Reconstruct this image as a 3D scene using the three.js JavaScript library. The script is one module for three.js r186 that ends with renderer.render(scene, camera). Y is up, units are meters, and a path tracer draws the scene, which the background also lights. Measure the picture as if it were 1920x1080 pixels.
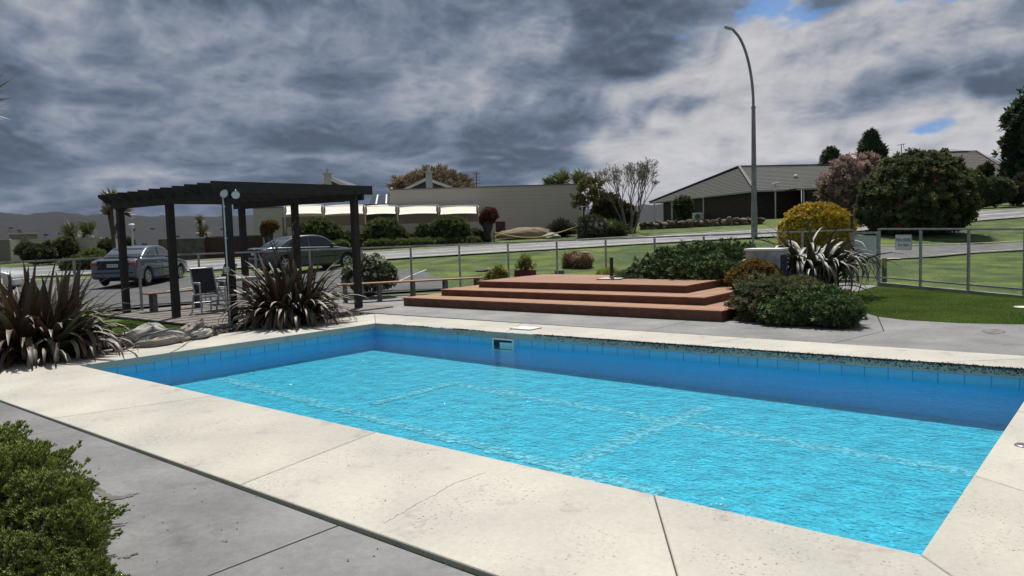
import * as THREE from 'three';
import { mergeGeometries, mergeVertices, toCreasedNormals } from 'three/addons/utils/BufferGeometryUtils.js';
import { ImprovedNoise } from 'three/addons/math/ImprovedNoise.js';
import { RoundedBoxGeometry } from 'three/addons/geometries/RoundedBoxGeometry.js';
import { ConvexGeometry } from 'three/addons/geometries/ConvexGeometry.js';

// ------------------------------------------------------------------ camera, sky, sun, exposure
const FOCAL = 1450, PITCH = 4.25 * Math.PI / 180, ROLL = 1.75 * Math.PI / 180, EYE = 1.6;
const YAW = 39.6 * Math.PI / 180, CX = 10.862, CZ = 4.1415;              // world axes follow the pool: x along it, z across it
const cY = Math.cos(YAW), sY = Math.sin(YAW);
const dirW = (x, y, z) => new THREE.Vector3(x * cY + z * sY, y, -(x * sY - z * cY));
const fwd = dirW(0, -Math.sin(PITCH), -Math.cos(PITCH)), up0 = dirW(0, Math.cos(PITCH), -Math.sin(PITCH)), rt0 = dirW(1, 0, 0);
const camX = rt0.clone().multiplyScalar(Math.cos(ROLL)).addScaledVector(up0, -Math.sin(ROLL));
const camY = rt0.clone().multiplyScalar(Math.sin(ROLL)).addScaledVector(up0, Math.cos(ROLL));
const scene = new THREE.Scene();
const camera = new THREE.PerspectiveCamera(2 * Math.atan(540 / FOCAL) * 180 / Math.PI, 16 / 9, 0.1, 12000);
camera.position.set(CX, EYE, CZ);
camera.quaternion.setFromRotationMatrix(new THREE.Matrix4().makeBasis(camX, camY, fwd.clone().negate()));
const renderer = new THREE.WebGLRenderer();
renderer.toneMapping = THREE.LinearToneMapping;
renderer.toneMappingExposure = 1.14;
renderer.shadowMap.enabled = true;
const SUN_EL = 58 * Math.PI / 180;
const sunDir = new THREE.Vector3(-0.48 * Math.cos(SUN_EL), Math.sin(SUN_EL), -0.877 * Math.cos(SUN_EL)).normalize();
const sun = new THREE.DirectionalLight(new THREE.Color().setRGB(1, 0.955, 0.88), 4.7);
sun.position.copy(sunDir).multiplyScalar(80); sun.target.position.set(2, 0, -8);
sun.castShadow = true; sun.shadow.mapSize.set(4096, 4096);
Object.assign(sun.shadow.camera, { left: -45, right: 45, top: 45, bottom: -45, near: 1, far: 200 });
scene.add(sun, sun.target);

const IN = new ImprovedNoise();
const fbm = (x, y, z, o = 5, g = 0.5, l = 2.03) => { let a = 1, s = 0, n = 0; for (let i = 0; i < o; i++) { s += a * IN.noise(x, y, z + i * 7.3); n += a; a *= g; x *= l; y *= l; z *= l; } return s / n; };
const clamp = (x, a = 0, b = 1) => Math.min(b, Math.max(a, x)), sstep = (a, b, x) => { const t = clamp((x - a) / (b - a)); return t * t * (3 - 2 * t); }, lerp = (a, b, t) => a + (b - a) * t;

function makeSky() {
  const W = 4096, H = 2048, data = new Float32Array(W * H * 4), RAD = 180 / Math.PI;
  // light and dark banks and the gaps of blue, as azimuth and elevation in degrees: [az, el, width, height, strength]
  const banks = [[-12, 14.6, 14, 3.4, -.34], [-5, 11.6, 9, 1.6, -.26], [-23, 9.6, 9, 1.5, -.20], [4, 17.0, 10, 1.8, -.36], [-27, 14.2, 7, 2.4, .10], [-3.5, 11.6, 5, 1.8, .24], [-4, 8.8, 9, 1.5, .10], [-17, 6.2, 22, 1.4, -.22], [-24, 4.6, 9, 1.0, .36], [-12, 4.2, 8, .7, .16], [1, 5.6, 8, 1.2, -.12],
    [11, 13.0, 8, 2.2, .40], [17, 9.4, 7, 1.4, .02], [24, 11.5, 8, 2.6, .32], [21.5, 12.2, 2.2, 1.4, -.26], [7, 8.4, 9, 2.0, -.10], [12, 5.0, 8, 1.0, .28], [9, 3.0, 6, 1.2, .30], [27, 4.8, 5, .9, .16], [31, 7.5, 6, 2, .18], [30, 5.0, 3, .6, -.22], [15, 17.0, 4, 1, .1], [24, 16.6, 5, .8, -.26]];
  const gaps = [[18.3, 14.6, 1.5, 1.15, 1.25], [20.4, 14.2, .9, .55, .9], [21.4, 13.7, 1.4, .4, .95], [19.8, 13.3, 2.2, .35, .6], [29.4, 14.0, 3.4, .42, 1.05], [32.6, 14.3, 2.4, .5, 1.0], [12.4, 13.2, 2.2, .3, .85], [15.6, 13.4, 1.5, .35, .7], [28.8, 5.9, .9, .4, 1.0]];
  const sd = sunDir;
  for (let j = 0; j < H; j++) {
    const el = ((j + .5) / H - .5) * Math.PI, y = Math.sin(el), c = Math.cos(el);
    for (let i = 0; i < W; i++) {
      const k = (j * W + i) * 4, ph = ((i + .5) / W - .5) * 2 * Math.PI, x = c * Math.cos(ph), z = c * Math.sin(ph);
      let r, g, b;
      if (el < -0.03) { r = .09; g = .095; b = .09; }
      else {
        const yy = Math.max(y, 0) + .11, u = x / yy, v = z / yy;
        const cx = x * rt0.x + z * rt0.z, cz = -(x * fwd.x + z * fwd.z) / Math.cos(PITCH), az = Math.atan2(cx, -cz) * RAD, e = el * RAD, fine = Math.abs(az) < 46 && e < 24 ? 1 : 0;
        if (!fine && (j % 2 || i % 2)) { const q = j % 2 ? k - W * 4 - (i % 2) * 4 : k - 4; data[k] = data[q]; data[k + 1] = data[q + 1]; data[k + 2] = data[q + 2]; data[k + 3] = 1; continue; }   // coarser where no detail is seen
        const wx = fbm(u * .55, v * .55, 3.1, 2), wz = fbm(u * .55, v * .55, 9.7, 2);
        const n1 = fbm(u * .62 + wx * .9, v * .62 + wz * .9, 1.7, fine ? 6 : 4, .52);
        const n2 = fbm(x * 9 + wx * .5, y * 26, z * 9 + wz * .5, fine ? 5 : 3, .55);
        const n3 = fine ? fbm(x * 30 + n2, y * 60, z * 30 + wx, 4, .55) : 0;
        let relief = 0, lump = 0;
        if (fine) {   // billows: heads catch the light, undersides stay dark
          const bil = (A, E) => { const hx0 = A / 7.0, hy0 = Math.log(E + 5.5) * 4.8, qx = fbm(hx0 * .6, hy0 * .6, 31.7, 3), qy = fbm(hx0 * .6, hy0 * .6, 57.3, 3), hx = hx0 + qx * .42, hy = hy0 + qy * .42; let a = 1, S = 0, N = 0, f = .5; for (let o = 0; o < 7; o++) { const n = IN.noise(hx * f + o * 3.7, hy * f + o * 1.9, 4.4 + o * 5.1), w = o < 2 ? .35 : .55; S += a * lerp(.42 + .9 * n, Math.min(1, 2.2 * Math.sqrt(n * n + .004)), w); N += a; a *= .60; f *= 1.97; } return S / N; };
          const b0 = bil(az, Math.max(e, 0)), b1 = bil(az + .14, Math.max(e, 0) + .17 + e * .022); lump = b0 - .42; relief = b0 - b1;
        }
        let bank = 0, gap = 0, side = sstep(-8, 14, az) * (1 - .75 * sstep(48, 75, az));
        if (Math.abs(az) < 50 && e < 26) {
          const az2 = az + n2 * 7 + n3 * 1.3, e2 = e + n2 * 1.8 + n1 * 1.2 + n3 * .5;
          for (const q of banks) { const a = (az2 - q[0]) / q[2], d = (e2 - q[1]) / q[3], s = a * a + d * d; if (s < 9) bank += q[4] * Math.exp(-s); }
          const az3 = az + n2 * 2.4 + n3 * 1.4, e3 = e + n2 * .5 + n3 * .65;
          for (const q of gaps) { const a = (az3 - q[0]) / q[2], d = (e3 - q[1]) / q[3], s = a * a + d * d; if (s < 9) gap = Math.max(gap, q[4] * Math.exp(-s * .9)); }
        }
        const thick = .58 + lump * 2.4 + n1 * .50 + n2 * .12 - bank * .54 - (side - .35) * .10 - .10 * (1 - sstep(7, 10.5, e));   // lit from behind: thick cloud is dark, thin cloud bright
        let L = lerp(lerp(.60, .84, side), .19, sstep(.0, 1.0, thick)) + relief * 1.25 + n3 * .05;
        const sunNear = Math.max(0, x * sd.x + y * sd.y + z * sd.z);
        L += .35 * Math.pow(sunNear, 14) + .17 * sstep(17, 50, e);
        const t = 1 / (1 + Math.exp(-(L - .5) * 5.2));
        const lum = lerp(.055, .62, Math.pow(t, 1.3)), cool = 1 - sstep(.15, .8, t);
        r = lum * (1 - .23 * cool); g = lum * (1 - .0 * cool); b = lum * (1.05 + .36 * cool);
        const op = sstep(.30, 1.05, gap - lump * 1.6 + n3 * .5 + n2 * .3) * .82;
        const br = lerp(.14, .05, sstep(5, 50, e)), bg = lerp(.30, .16, sstep(5, 50, e)), bb = lerp(.60, .45, sstep(5, 50, e));
        r = lerp(r, br, op); g = lerp(g, bg, op); b = lerp(b, bb, op);
        const hz = (1 - sstep(0, 5, e)) * .35; r = lerp(r, .19, hz); g = lerp(g, .215, hz); b = lerp(b, .28, hz);
      }
      data[k] = r; data[k + 1] = g; data[k + 2] = b; data[k + 3] = 1;
    }
  }
  const t = new THREE.DataTexture(data, W, H, THREE.RGBAFormat, THREE.FloatType);
  t.mapping = THREE.EquirectangularReflectionMapping; t.magFilter = t.minFilter = THREE.LinearFilter; t.wrapS = THREE.RepeatWrapping; t.needsUpdate = true;
  return t;
}
const sky = makeSky();
scene.background = sky; scene.environment = sky;

// ------------------------------------------------------------------ helpers
let seed = 12345;
const rnd = () => { seed = (seed * 1664525 + 1013904223) >>> 0; return seed / 4294967296; };
const rr = (a, b) => a + (b - a) * rnd();
const V = (x, y, z) => new THREE.Vector3(x, y, z);
// a photograph's pixel (1920 x 1080) gives a direction; height or depth come from what the thing touches
const rayC = (px, py) => { const a = (px - 960) / FOCAL, b = -(py - 540) / FOCAL, cp = Math.cos(PITCH), sp = Math.sin(PITCH), cr = Math.cos(ROLL), sr = Math.sin(ROLL);
  const X = [cr, -sr * cp, sr * sp], Y = [sr, cr * cp, -cr * sp], F = [0, -sp, -cp]; return [0, 1, 2].map(i => a * X[i] + b * Y[i] + F[i]); };
const toW = (x, y, z) => V(CX + x * cY + z * sY, y, CZ - (x * sY - z * cY));      // from camera-turned metres
const G = (px, py, h = 0) => { const r = rayC(px, py), t = (h - EYE) / r[1]; return toW(r[0] * t, h, r[2] * t); };
const C = (px, py, d) => { const r = rayC(px, py), t = -d / r[2]; return V(r[0] * t, EYE + r[1] * t, -d); };   // camera-turned metres at depth d
const D = (px, py, d) => { const p = C(px, py, d); return toW(p.x, p.y, p.z); };
const camFrame = (X, Z) => { const dx = X - CX, dz = Z - CZ; return [dx * cY - dz * sY, dx * sY + dz * cY]; };   // -> x, z in camera-turned metres
// the lie of the land, by bearing (as photo column) and distance
const HC = [-700, 358, 850, 1417, 1836, 2700], HD = [0, 17, 22, 28, 34, 41, 44, 51, 65, 80, 120, 300, 900, 9000];
const HT = [[0, 0, 0, 0, 0, 0], [0, 0, 0, 0, 0, 0], [0, 0, .04, .08, .02, .02], [-.02, -.02, .26, .4, .12, .1], [.1, .25, .60, .86, .42, .45], [.3, .48, .78, 1.13, 1.1, 1.2], [.35, .5, .9, 1.27, 1.35, 1.5], [.4, .6, 1.3, 1.62, 1.93, 2.2], [.4, .6, 1.5, 2.05, 2.6, 3], [.3, .5, 1.5, 2.3, 3.4, 4], [-2, -1, 1, 2.6, 4, 5], [-25, -25, -20, -15, -8, -5], [-60, -60, -60, -60, -60, -60], [-60, -60, -60, -60, -60, -60]];
const seg = (A, v) => { let i = 0; while (i < A.length - 2 && v > A[i + 1]) i++; return [i, clamp((v - A[i]) / (A[i + 1] - A[i]))]; };
function hAt(px, d) { if (d <= 0) return 0; const [i, s] = seg(HC, px), [j, t] = seg(HD, d); return lerp(lerp(HT[j][i], HT[j][i + 1], s), lerp(HT[j + 1][i], HT[j + 1][i + 1], s), t); }
function land(X, Z) { const [x, z] = camFrame(X, Z), d = -z; if (d < 1) { const R = Math.hypot(x, z); return R < 60 ? 0 : -60 * sstep(60, 600, R); } return hAt(960 + FOCAL * x / d, d); }
const T = (px, d) => { const x = (px - 960) / FOCAL * d, h = hAt(px, d); return toW(x, h, -d); };              // a point on the land

const taken = new Map();
const numbered = n => { const k = taken.get(n) || 0; taken.set(n, k + 1); return k ? n + '_' + String(k).padStart(3, '0') : n; };
function thing(name, label, category, pos = V(0, 0, 0), turn = 0, group) {
  const o = new THREE.Group(); o.name = numbered(name); o.position.copy(pos); o.rotation.y = turn; o.userData = { label, category }; if (group) o.userData.group = group; scene.add(o); return o;
}
function part(name, geo, mat, parent, label) { const m = new THREE.Mesh(geo, mat); m.name = name; m.castShadow = m.receiveShadow = true; if (label) m.userData.label = label; parent.add(m); return m; }
function struct(name, label, category, geo, mat) { const m = geo ? new THREE.Mesh(geo, mat) : new THREE.Group(); m.name = numbered(name); m.castShadow = m.receiveShadow = true; m.userData = { kind: 'structure', label, category }; scene.add(m); return m; }
const M4 = (p, r = [0, 0, 0], s = [1, 1, 1]) => new THREE.Matrix4().compose(V(...p), new THREE.Quaternion().setFromEuler(new THREE.Euler(...r)), V(...s));
// texture coordinates in metres, from whichever axis each face looks along
function mUV(geo, off = 0) {
  const g = geo.index ? geo.toNonIndexed() : geo; const p = g.attributes.position, uv = new Float32Array(p.count * 2), a = V(), b = V(), c = V(), n = V();
  for (let i = 0; i < p.count; i += 3) {
    a.fromBufferAttribute(p, i); b.fromBufferAttribute(p, i + 1); c.fromBufferAttribute(p, i + 2); n.crossVectors(b.clone().sub(a), c.clone().sub(a));
    const ax = Math.abs(n.x), ay = Math.abs(n.y), az = Math.abs(n.z);
    [a, b, c].forEach((q, k) => { const w = ay >= ax && ay >= az ? [q.x, q.z] : ax >= az ? [q.z, q.y] : [q.x, q.y]; uv[(i + k) * 2] = w[0] + off; uv[(i + k) * 2 + 1] = w[1] + off * .37; });
  }
  g.setAttribute('uv', new THREE.BufferAttribute(uv, 2)); return g;
}
const box = (w, h, d, x = 0, y = 0, z = 0, r = 0) => { const g = r ? new RoundedBoxGeometry(w, h, d, 2, r).toNonIndexed() : new THREE.BoxGeometry(w, h, d).toNonIndexed(); g.translate(x, y, z); return mUV(g); };
const cyl = (r0, r1, h, x = 0, y = 0, z = 0, n = 12) => { const g = new THREE.CylinderGeometry(r1, r0, h, n); g.translate(x, y + h / 2, z); return g.toNonIndexed(); };
function bar(a, b, r, r2 = r, n = 8) { const d = b.clone().sub(a), L = d.length(), g = new THREE.CylinderGeometry(r2, r, L, n); g.translate(0, L / 2, 0); g.applyQuaternion(new THREE.Quaternion().setFromUnitVectors(V(0, 1, 0), d.normalize())); g.translate(a.x, a.y, a.z); return g.toNonIndexed(); }
const beam = (a, b, w, h) => { const d = b.clone().sub(a), L = d.length(), g = new THREE.BoxGeometry(w, h, L); const m = new THREE.Matrix4().lookAt(V(0, 0, 0), d.clone().negate(), V(0, 1, 0)); g.applyMatrix4(m); g.translate((a.x + b.x) / 2, (a.y + b.y) / 2, (a.z + b.z) / 2); return mUV(g); };
const tube = (pts, r, n = 32, k = 7) => new THREE.TubeGeometry(new THREE.CatmullRomCurve3(pts), n, r, k).toNonIndexed();
const merge = a => { const l = a.map(g => { const q = g.index ? g.toNonIndexed() : g; for (const k of Object.keys(q.attributes)) if (!['position', 'normal', 'uv'].includes(k)) q.deleteAttribute(k); return q; }); return mergeGeometries(l); };
const prism = (pts, y0, y1, bev = 0, hole) => {   // a flat slab of that outline (x, z)
  const s = new THREE.Shape(pts.map(p => new THREE.Vector2(p[0], -p[1]))); if (hole) s.holes.push(new THREE.Path(hole.map(p => new THREE.Vector2(p[0], -p[1]))));
  const g = new THREE.ExtrudeGeometry(s, { depth: Math.max(y1 - y0 - 2 * bev, .001), bevelEnabled: bev > 0, bevelSize: bev, bevelThickness: bev, bevelOffset: -bev, bevelSegments: 3, curveSegments: 6 });
  g.rotateX(-Math.PI / 2); g.translate(0, y0 + bev, 0); return mUV(g);
};
// noise that repeats without a seam
function tile(n, f, srgb = true) {
  const d = new Uint8Array(n * n * 4);
  for (let j = 0; j < n; j++) for (let i = 0; i < n; i++) { const c = f(i / n, j / n), k = (j * n + i) * 4; for (let q = 0; q < 3; q++) d[k + q] = clamp(Array.isArray(c) ? c[q] : c) * 255; d[k + 3] = 255; }
  const t = new THREE.DataTexture(d, n, n); t.wrapS = t.wrapT = THREE.RepeatWrapping; t.magFilter = THREE.LinearFilter; t.minFilter = THREE.LinearMipmapLinearFilter; t.generateMipmaps = true; if (srgb) t.colorSpace = THREE.SRGBColorSpace; t.needsUpdate = true; return t;
}
const PT = new Float32Array(65536 * 2), PH = new Uint32Array(1); { let q = 99991; for (let i = 0; i < 65536; i++) { q = (q * 1664525 + 1013904223) >>> 0; const a = q / 4294967296 * 6.2832; PT[i * 2] = Math.cos(a); PT[i * 2 + 1] = Math.sin(a); } }
const pn = (x, y, P, s) => { const X = Math.floor(x), Y = Math.floor(y), fx = x - X, fy = y - Y, u = fx * fx * fx * (fx * (fx * 6 - 15) + 10), v = fy * fy * fy * (fy * (fy * 6 - 15) + 10), x0 = X % P, x1 = (X + 1) % P, y0 = Y % P, y1 = (Y + 1) % P;
  const h = (a, b, dx, dy) => { const k = ((Math.imul(a + 17 * s, 73856093) ^ Math.imul(b + 5 * s, 19349663)) >>> 7) & 65535; return PT[k * 2] * dx + PT[k * 2 + 1] * dy; };
  const a = h(x0, y0, fx, fy), b = h(x1, y0, fx - 1, fy), c = h(x0, y1, fx, fy - 1), d = h(x1, y1, fx - 1, fy - 1); const p = a + u * (b - a); return p + v * (c + u * (d - c) - p); };
const torus = (u, v, R, o = 5, s = 0, g = .5) => { let a = 1, S = 0, N = 0; for (let i = 0; i < o; i++) { const q = Math.round(R) << i; S += a * pn(u * q, v * q, q, Math.round(s * 10) + i); N += a; a *= g; } return 1.35 * S / N; };
const rep = (t, m) => { const c = t.clone(); c.repeat.set(1 / m, 1 / m); c.needsUpdate = true; return c; };
const mat = (r, g, b, rough = .8, extra = {}) => new THREE.MeshStandardMaterial({ color: new THREE.Color().setRGB(r, g, b), roughness: rough, ...extra });
const phys = (r, g, b, rough = .5, extra = {}) => new THREE.MeshPhysicalMaterial({ color: new THREE.Color().setRGB(r, g, b), roughness: rough, ...extra });
// shared grain: mottled greys round white, so that a material's own colour stays its colour
const texMottle = tile(512, (u, v) => .86 + .34 * torus(u, v, 6, 6, 1.3));
const texStreak = tile(512, (u, v) => .88 + .26 * torus(u, v, 4, 5, 4.1) + .16 * IN.noise(u * 3, v * 90, 2) * Math.sin(u * Math.PI) ** .5);
const texFine = tile(512, (u, v) => .86 + .30 * torus(u, v, 40, 4, 8.8, .7));
const texBump = tile(512, (u, v) => .5 + .5 * torus(u, v, 24, 5, 2.2, .65), false);
// ------------------------------------------------------------------ ground, roads, paving, pool
const PL = { nl: [0, 0], nr: [10.05, .16], fr: [10.05, -5.36], fl: [.04, -5.02] }, PO = { nl: [-1.32, 1.38], nr: [11.4, 1.56], fr: [11.4, -6.30], fl: [-1.27, -6.12] };
const l2 = (a, b, t) => [lerp(a[0], b[0], t), lerp(a[1], b[1], t)], xz = p => [p.x, p.z];
const texGrass = tile(1024, (u, v) => { const a = torus(u, v, 8, 5, 3.3), b = torus(u, v, 90, 4, 6.1, .8), c = torus(u, v, 3, 3, 9.4), y = Math.max(0, torus(u, v, 14, 4, 2.4, .7) - .12); return [.70 + .50 * a + .44 * b + .34 * c + .8 * y, .72 + .38 * a + .40 * b + .20 * c + .25 * y, .66 + .38 * a + .40 * b + .1 * c + .4 * y]; });
const texGrassBump = tile(512, (u, v) => .5 + .6 * torus(u, v, 60, 4, 6.1, .8), false);
const mGrass = mat(.140, .220, .035, .95, { map: rep(texGrass, 9), bumpMap: rep(texGrassBump, 1.6), bumpScale: .05 });
{
  const line = (fine, step, a, b, far) => { const s = new Set(fine); for (let v = a; v <= b + 1e-6; v += step) s.add(+v.toFixed(3)); for (const f of far) { s.add(f); s.add(-f); } return [...s].sort((p, q) => p - q); };
  const hx = [-1.2, 11.3], hz = [-6.1, 1.35];
  const xs = line(hx, 2.5, -75, 60, [90, 120, 160, 220, 300, 450, 700, 1200, 2500, 5000, 9000]), zs = line(hz, 2.5, -110, 30, [130, 160, 220, 300, 450, 700, 1200, 2500, 5000, 9000]);
  const pos = [], uv = [], idx = [], id = (i, j) => i * zs.length + j;
  xs.forEach(x => zs.forEach(z => { pos.push(x, land(x, z) - .035, z); uv.push(x, z); }));
  for (let i = 0; i < xs.length - 1; i++) for (let j = 0; j < zs.length - 1; j++) {
    if (xs[i] >= hx[0] && xs[i + 1] <= hx[1] && zs[j] >= hz[0] && zs[j + 1] <= hz[1]) continue;
    idx.push(id(i, j), id(i, j + 1), id(i + 1, j), id(i + 1, j), id(i, j + 1), id(i + 1, j + 1));
  }
  const g = new THREE.BufferGeometry(); g.setAttribute('position', new THREE.Float32BufferAttribute(pos, 3)); g.setAttribute('uv', new THREE.Float32BufferAttribute(uv, 2)); g.setIndex(idx); g.computeVertexNormals();
  struct('ground', 'mown green lawn sloping up towards the road', 'lawn', g, mGrass);
}
// a sheet that follows the land between two distances, by photo column
function ribbon(cols, near, far, lift, n = 6) {
  const pos = [], idx = []; const fn = f => typeof f === 'function' ? f : () => f, a = fn(near), b = fn(far);
  cols.forEach(px => { for (let k = 0; k <= n; k++) { const d = lerp(a(px), b(px), k / n), p = T(px, d); pos.push(p.x, p.y + lift, p.z); } });
  for (let i = 0; i < cols.length - 1; i++) for (let k = 0; k < n; k++) { const q = i * (n + 1) + k; idx.push(q, q + n + 1, q + 1, q + 1, q + n + 1, q + n + 2); }
  const g = new THREE.BufferGeometry(); g.setAttribute('position', new THREE.Float32BufferAttribute(pos, 3)); g.setIndex(idx); const m = mUV(g); m.computeVertexNormals(); return toCreasedNormals(mergeVertices(m), 1);
}
const span = (a, b, s) => { const o = []; for (let v = a; v < b; v += s) o.push(v); o.push(b); return o; };
const pw = (pts) => px => { const A = pts.map(p => p[0]), [i, t] = seg(A, px); return lerp(pts[i][1], pts[i + 1][1], t); };
const mAsphalt = mat(.075, .077, .082, .82, { map: rep(texMottle, 5), bumpMap: rep(texFine, .5), bumpScale: .006 });
const mRoad = mat(.17, .172, .18, .7, { map: rep(texMottle, 9) });
const mPaint = mat(.72, .72, .70, .6, { map: rep(texMottle, 1.7) }), mKerb = mat(.36, .355, .34, .85, { map: rep(texMottle, 2) });
const roadN = pw([[-700, 35], [358, 34], [850, 34], [1417, 36], [1836, 44], [2700, 56]]), roadF = pw([[-700, 42], [358, 41], [850, 41], [1417, 43], [1836, 51], [2700, 64]]);
{
  const cols = span(-700, 2700, 40);
  const road = struct('road', 'pale grey sealed road climbing behind the lawn', 'road', ribbon(cols, roadN, roadF, .012, 8), mRoad);
  const off = (f, m) => px => f(px) + m;
  part('kerb', ribbon(cols, off(roadN, -.22), off(roadN, 0), .055, 1), mKerb, road);
  part('kerb', ribbon(cols, off(roadF, 0), off(roadF, .22), .055, 1), mKerb, road);
  part('edge_line', ribbon(cols, off(roadN, .75), off(roadN, .95), .02, 1), mPaint, road);
  part('edge_line', ribbon(cols, off(roadF, -.95), off(roadF, -.75), .02, 1), mPaint, road);
  part('centre_line', ribbon(cols, px => (roadN(px) + roadF(px)) / 2 - .35, px => (roadN(px) + roadF(px)) / 2 - .17, .02, 1), mPaint, road);
  part('centre_line', ribbon(cols, px => (roadN(px) + roadF(px)) / 2 + .12, px => (roadN(px) + roadF(px)) / 2 + .3, .02, 1), mPaint, road);
  // car park behind the left-hand fence
  const lot = struct('car_park', 'dark asphalt car park beyond the pergola and fence', 'car park', ribbon(span(-700, 830, 30), pw([[-700, 11], [-200, 12.5], [60, 17.2], [330, 19.3], [640, 20.4], [830, 21.2]]), pw([[-700, 33], [100, 31.6], [560, 31.0], [650, 30.4], [700, 29.2], [790, 28.6], [830, 24]]), .02, 10), mAsphalt);
  part('parking_line', ribbon(span(285, 372, 12), px => lerp(23.4, 26.6, (px - 285) / 87), px => lerp(23.4, 26.6, (px - 285) / 87) + .16, .027, 1), mPaint, lot);
  part('parking_line', ribbon(span(748, 800, 12), px => lerp(24.2, 28.2, (px - 748) / 52), px => lerp(24.2, 28.2, (px - 748) / 52) + .22, .027, 1), mPaint, lot);
  part('kerb', ribbon(span(-700, 700, 30), pw([[-700, 33], [100, 31.6], [560, 31.0], [650, 30.4], [700, 29.2]]), pw([[-700, 33.2], [100, 31.8], [560, 31.2], [650, 30.6], [700, 29.4]]), .06, 1), mKerb, lot);
  // driveway at the right, outside the gate
  const dn = pw([[1480, 25.5], [1600, 25.8], [1760, 28.2], [1836, 29.6], [2000, 30.5], [2700, 33]]), df = pw([[1480, 30.6], [1600, 31.2], [1760, 32.4], [1836, 33.2], [2000, 34.2], [2700, 38]]);
  const dc = span(1480, 2700, 20), drive = struct('driveway', 'grey asphalt driveway curving past the pool gate', 'driveway', ribbon(dc, dn, df, .014, 8), mat(.12, .122, .126, .8, { map: rep(texMottle, 4) }));
  part('kerb', ribbon(dc, off(df, 0), off(df, .16), .07, 1), mKerb, drive);
  part('kerb', ribbon(span(1745, 2700, 20), off(dn, -.16), dn, .07, 1), mKerb, drive);
  part('arrow_line', ribbon(span(1640, 1690, 10), 27.0, 27.2, .022, 1), mPaint, drive);
}
const texConcrete = tile(1024, (u, v) => { const a = torus(u, v, 5, 5, 5.5), b = torus(u, v, 60, 4, 1.1, .75), w = IN.noise(u * 5 + a, v * 5, 3) ; const s = Math.max(0, torus(u, v, 11, 4, 7.7) - .22); return .86 + .24 * a + .13 * b - .5 * s + .02 * w * 0; });
const texCream = tile(1024, (u, v) => { const a = torus(u, v, 4, 5, 2.5), b = torus(u, v, 70, 4, 4.4, .8), st = Math.max(0, torus(u, v, 9, 5, 11.2, .7) - .16), pit = Math.max(0, torus(u, v, 150, 2, 3.9) - .30) * sstep(-.1, .25, torus(u, v, 7, 4, 5.9)); const q = .90 + .10 * a + .07 * b - .26 * st - 1.3 * pit; return [q, q - .012 * st * 8, q - .02 - .02 * a]; });
const texCreamBump = tile(512, (u, v) => .6 + .25 * torus(u, v, 50, 4, 4.4, .8) - 1.2 * Math.max(0, torus(u, v, 120, 2, 3.9) - .28), false);
const creamOf = k => mat(.525 * k, .508 * k, .468 * k, .82, { map: rep(texCream, 3.1), bumpMap: rep(texCreamBump, 1.1), bumpScale: .004 });
const mCream = [creamOf(1), creamOf(.96), creamOf(1.03)], mJoint = mat(.05, .047, .042, .95);
const concOf = k => mat(.205 * k, .203 * k, .205 * k, .6, { map: rep(texConcrete, 4.3), bumpMap: rep(texBump, .6), bumpScale: .002 });
const mConc = [concOf(1), concOf(1.07), concOf(.95)], mConcFar = [mConc[1], mConc[0]];
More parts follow.
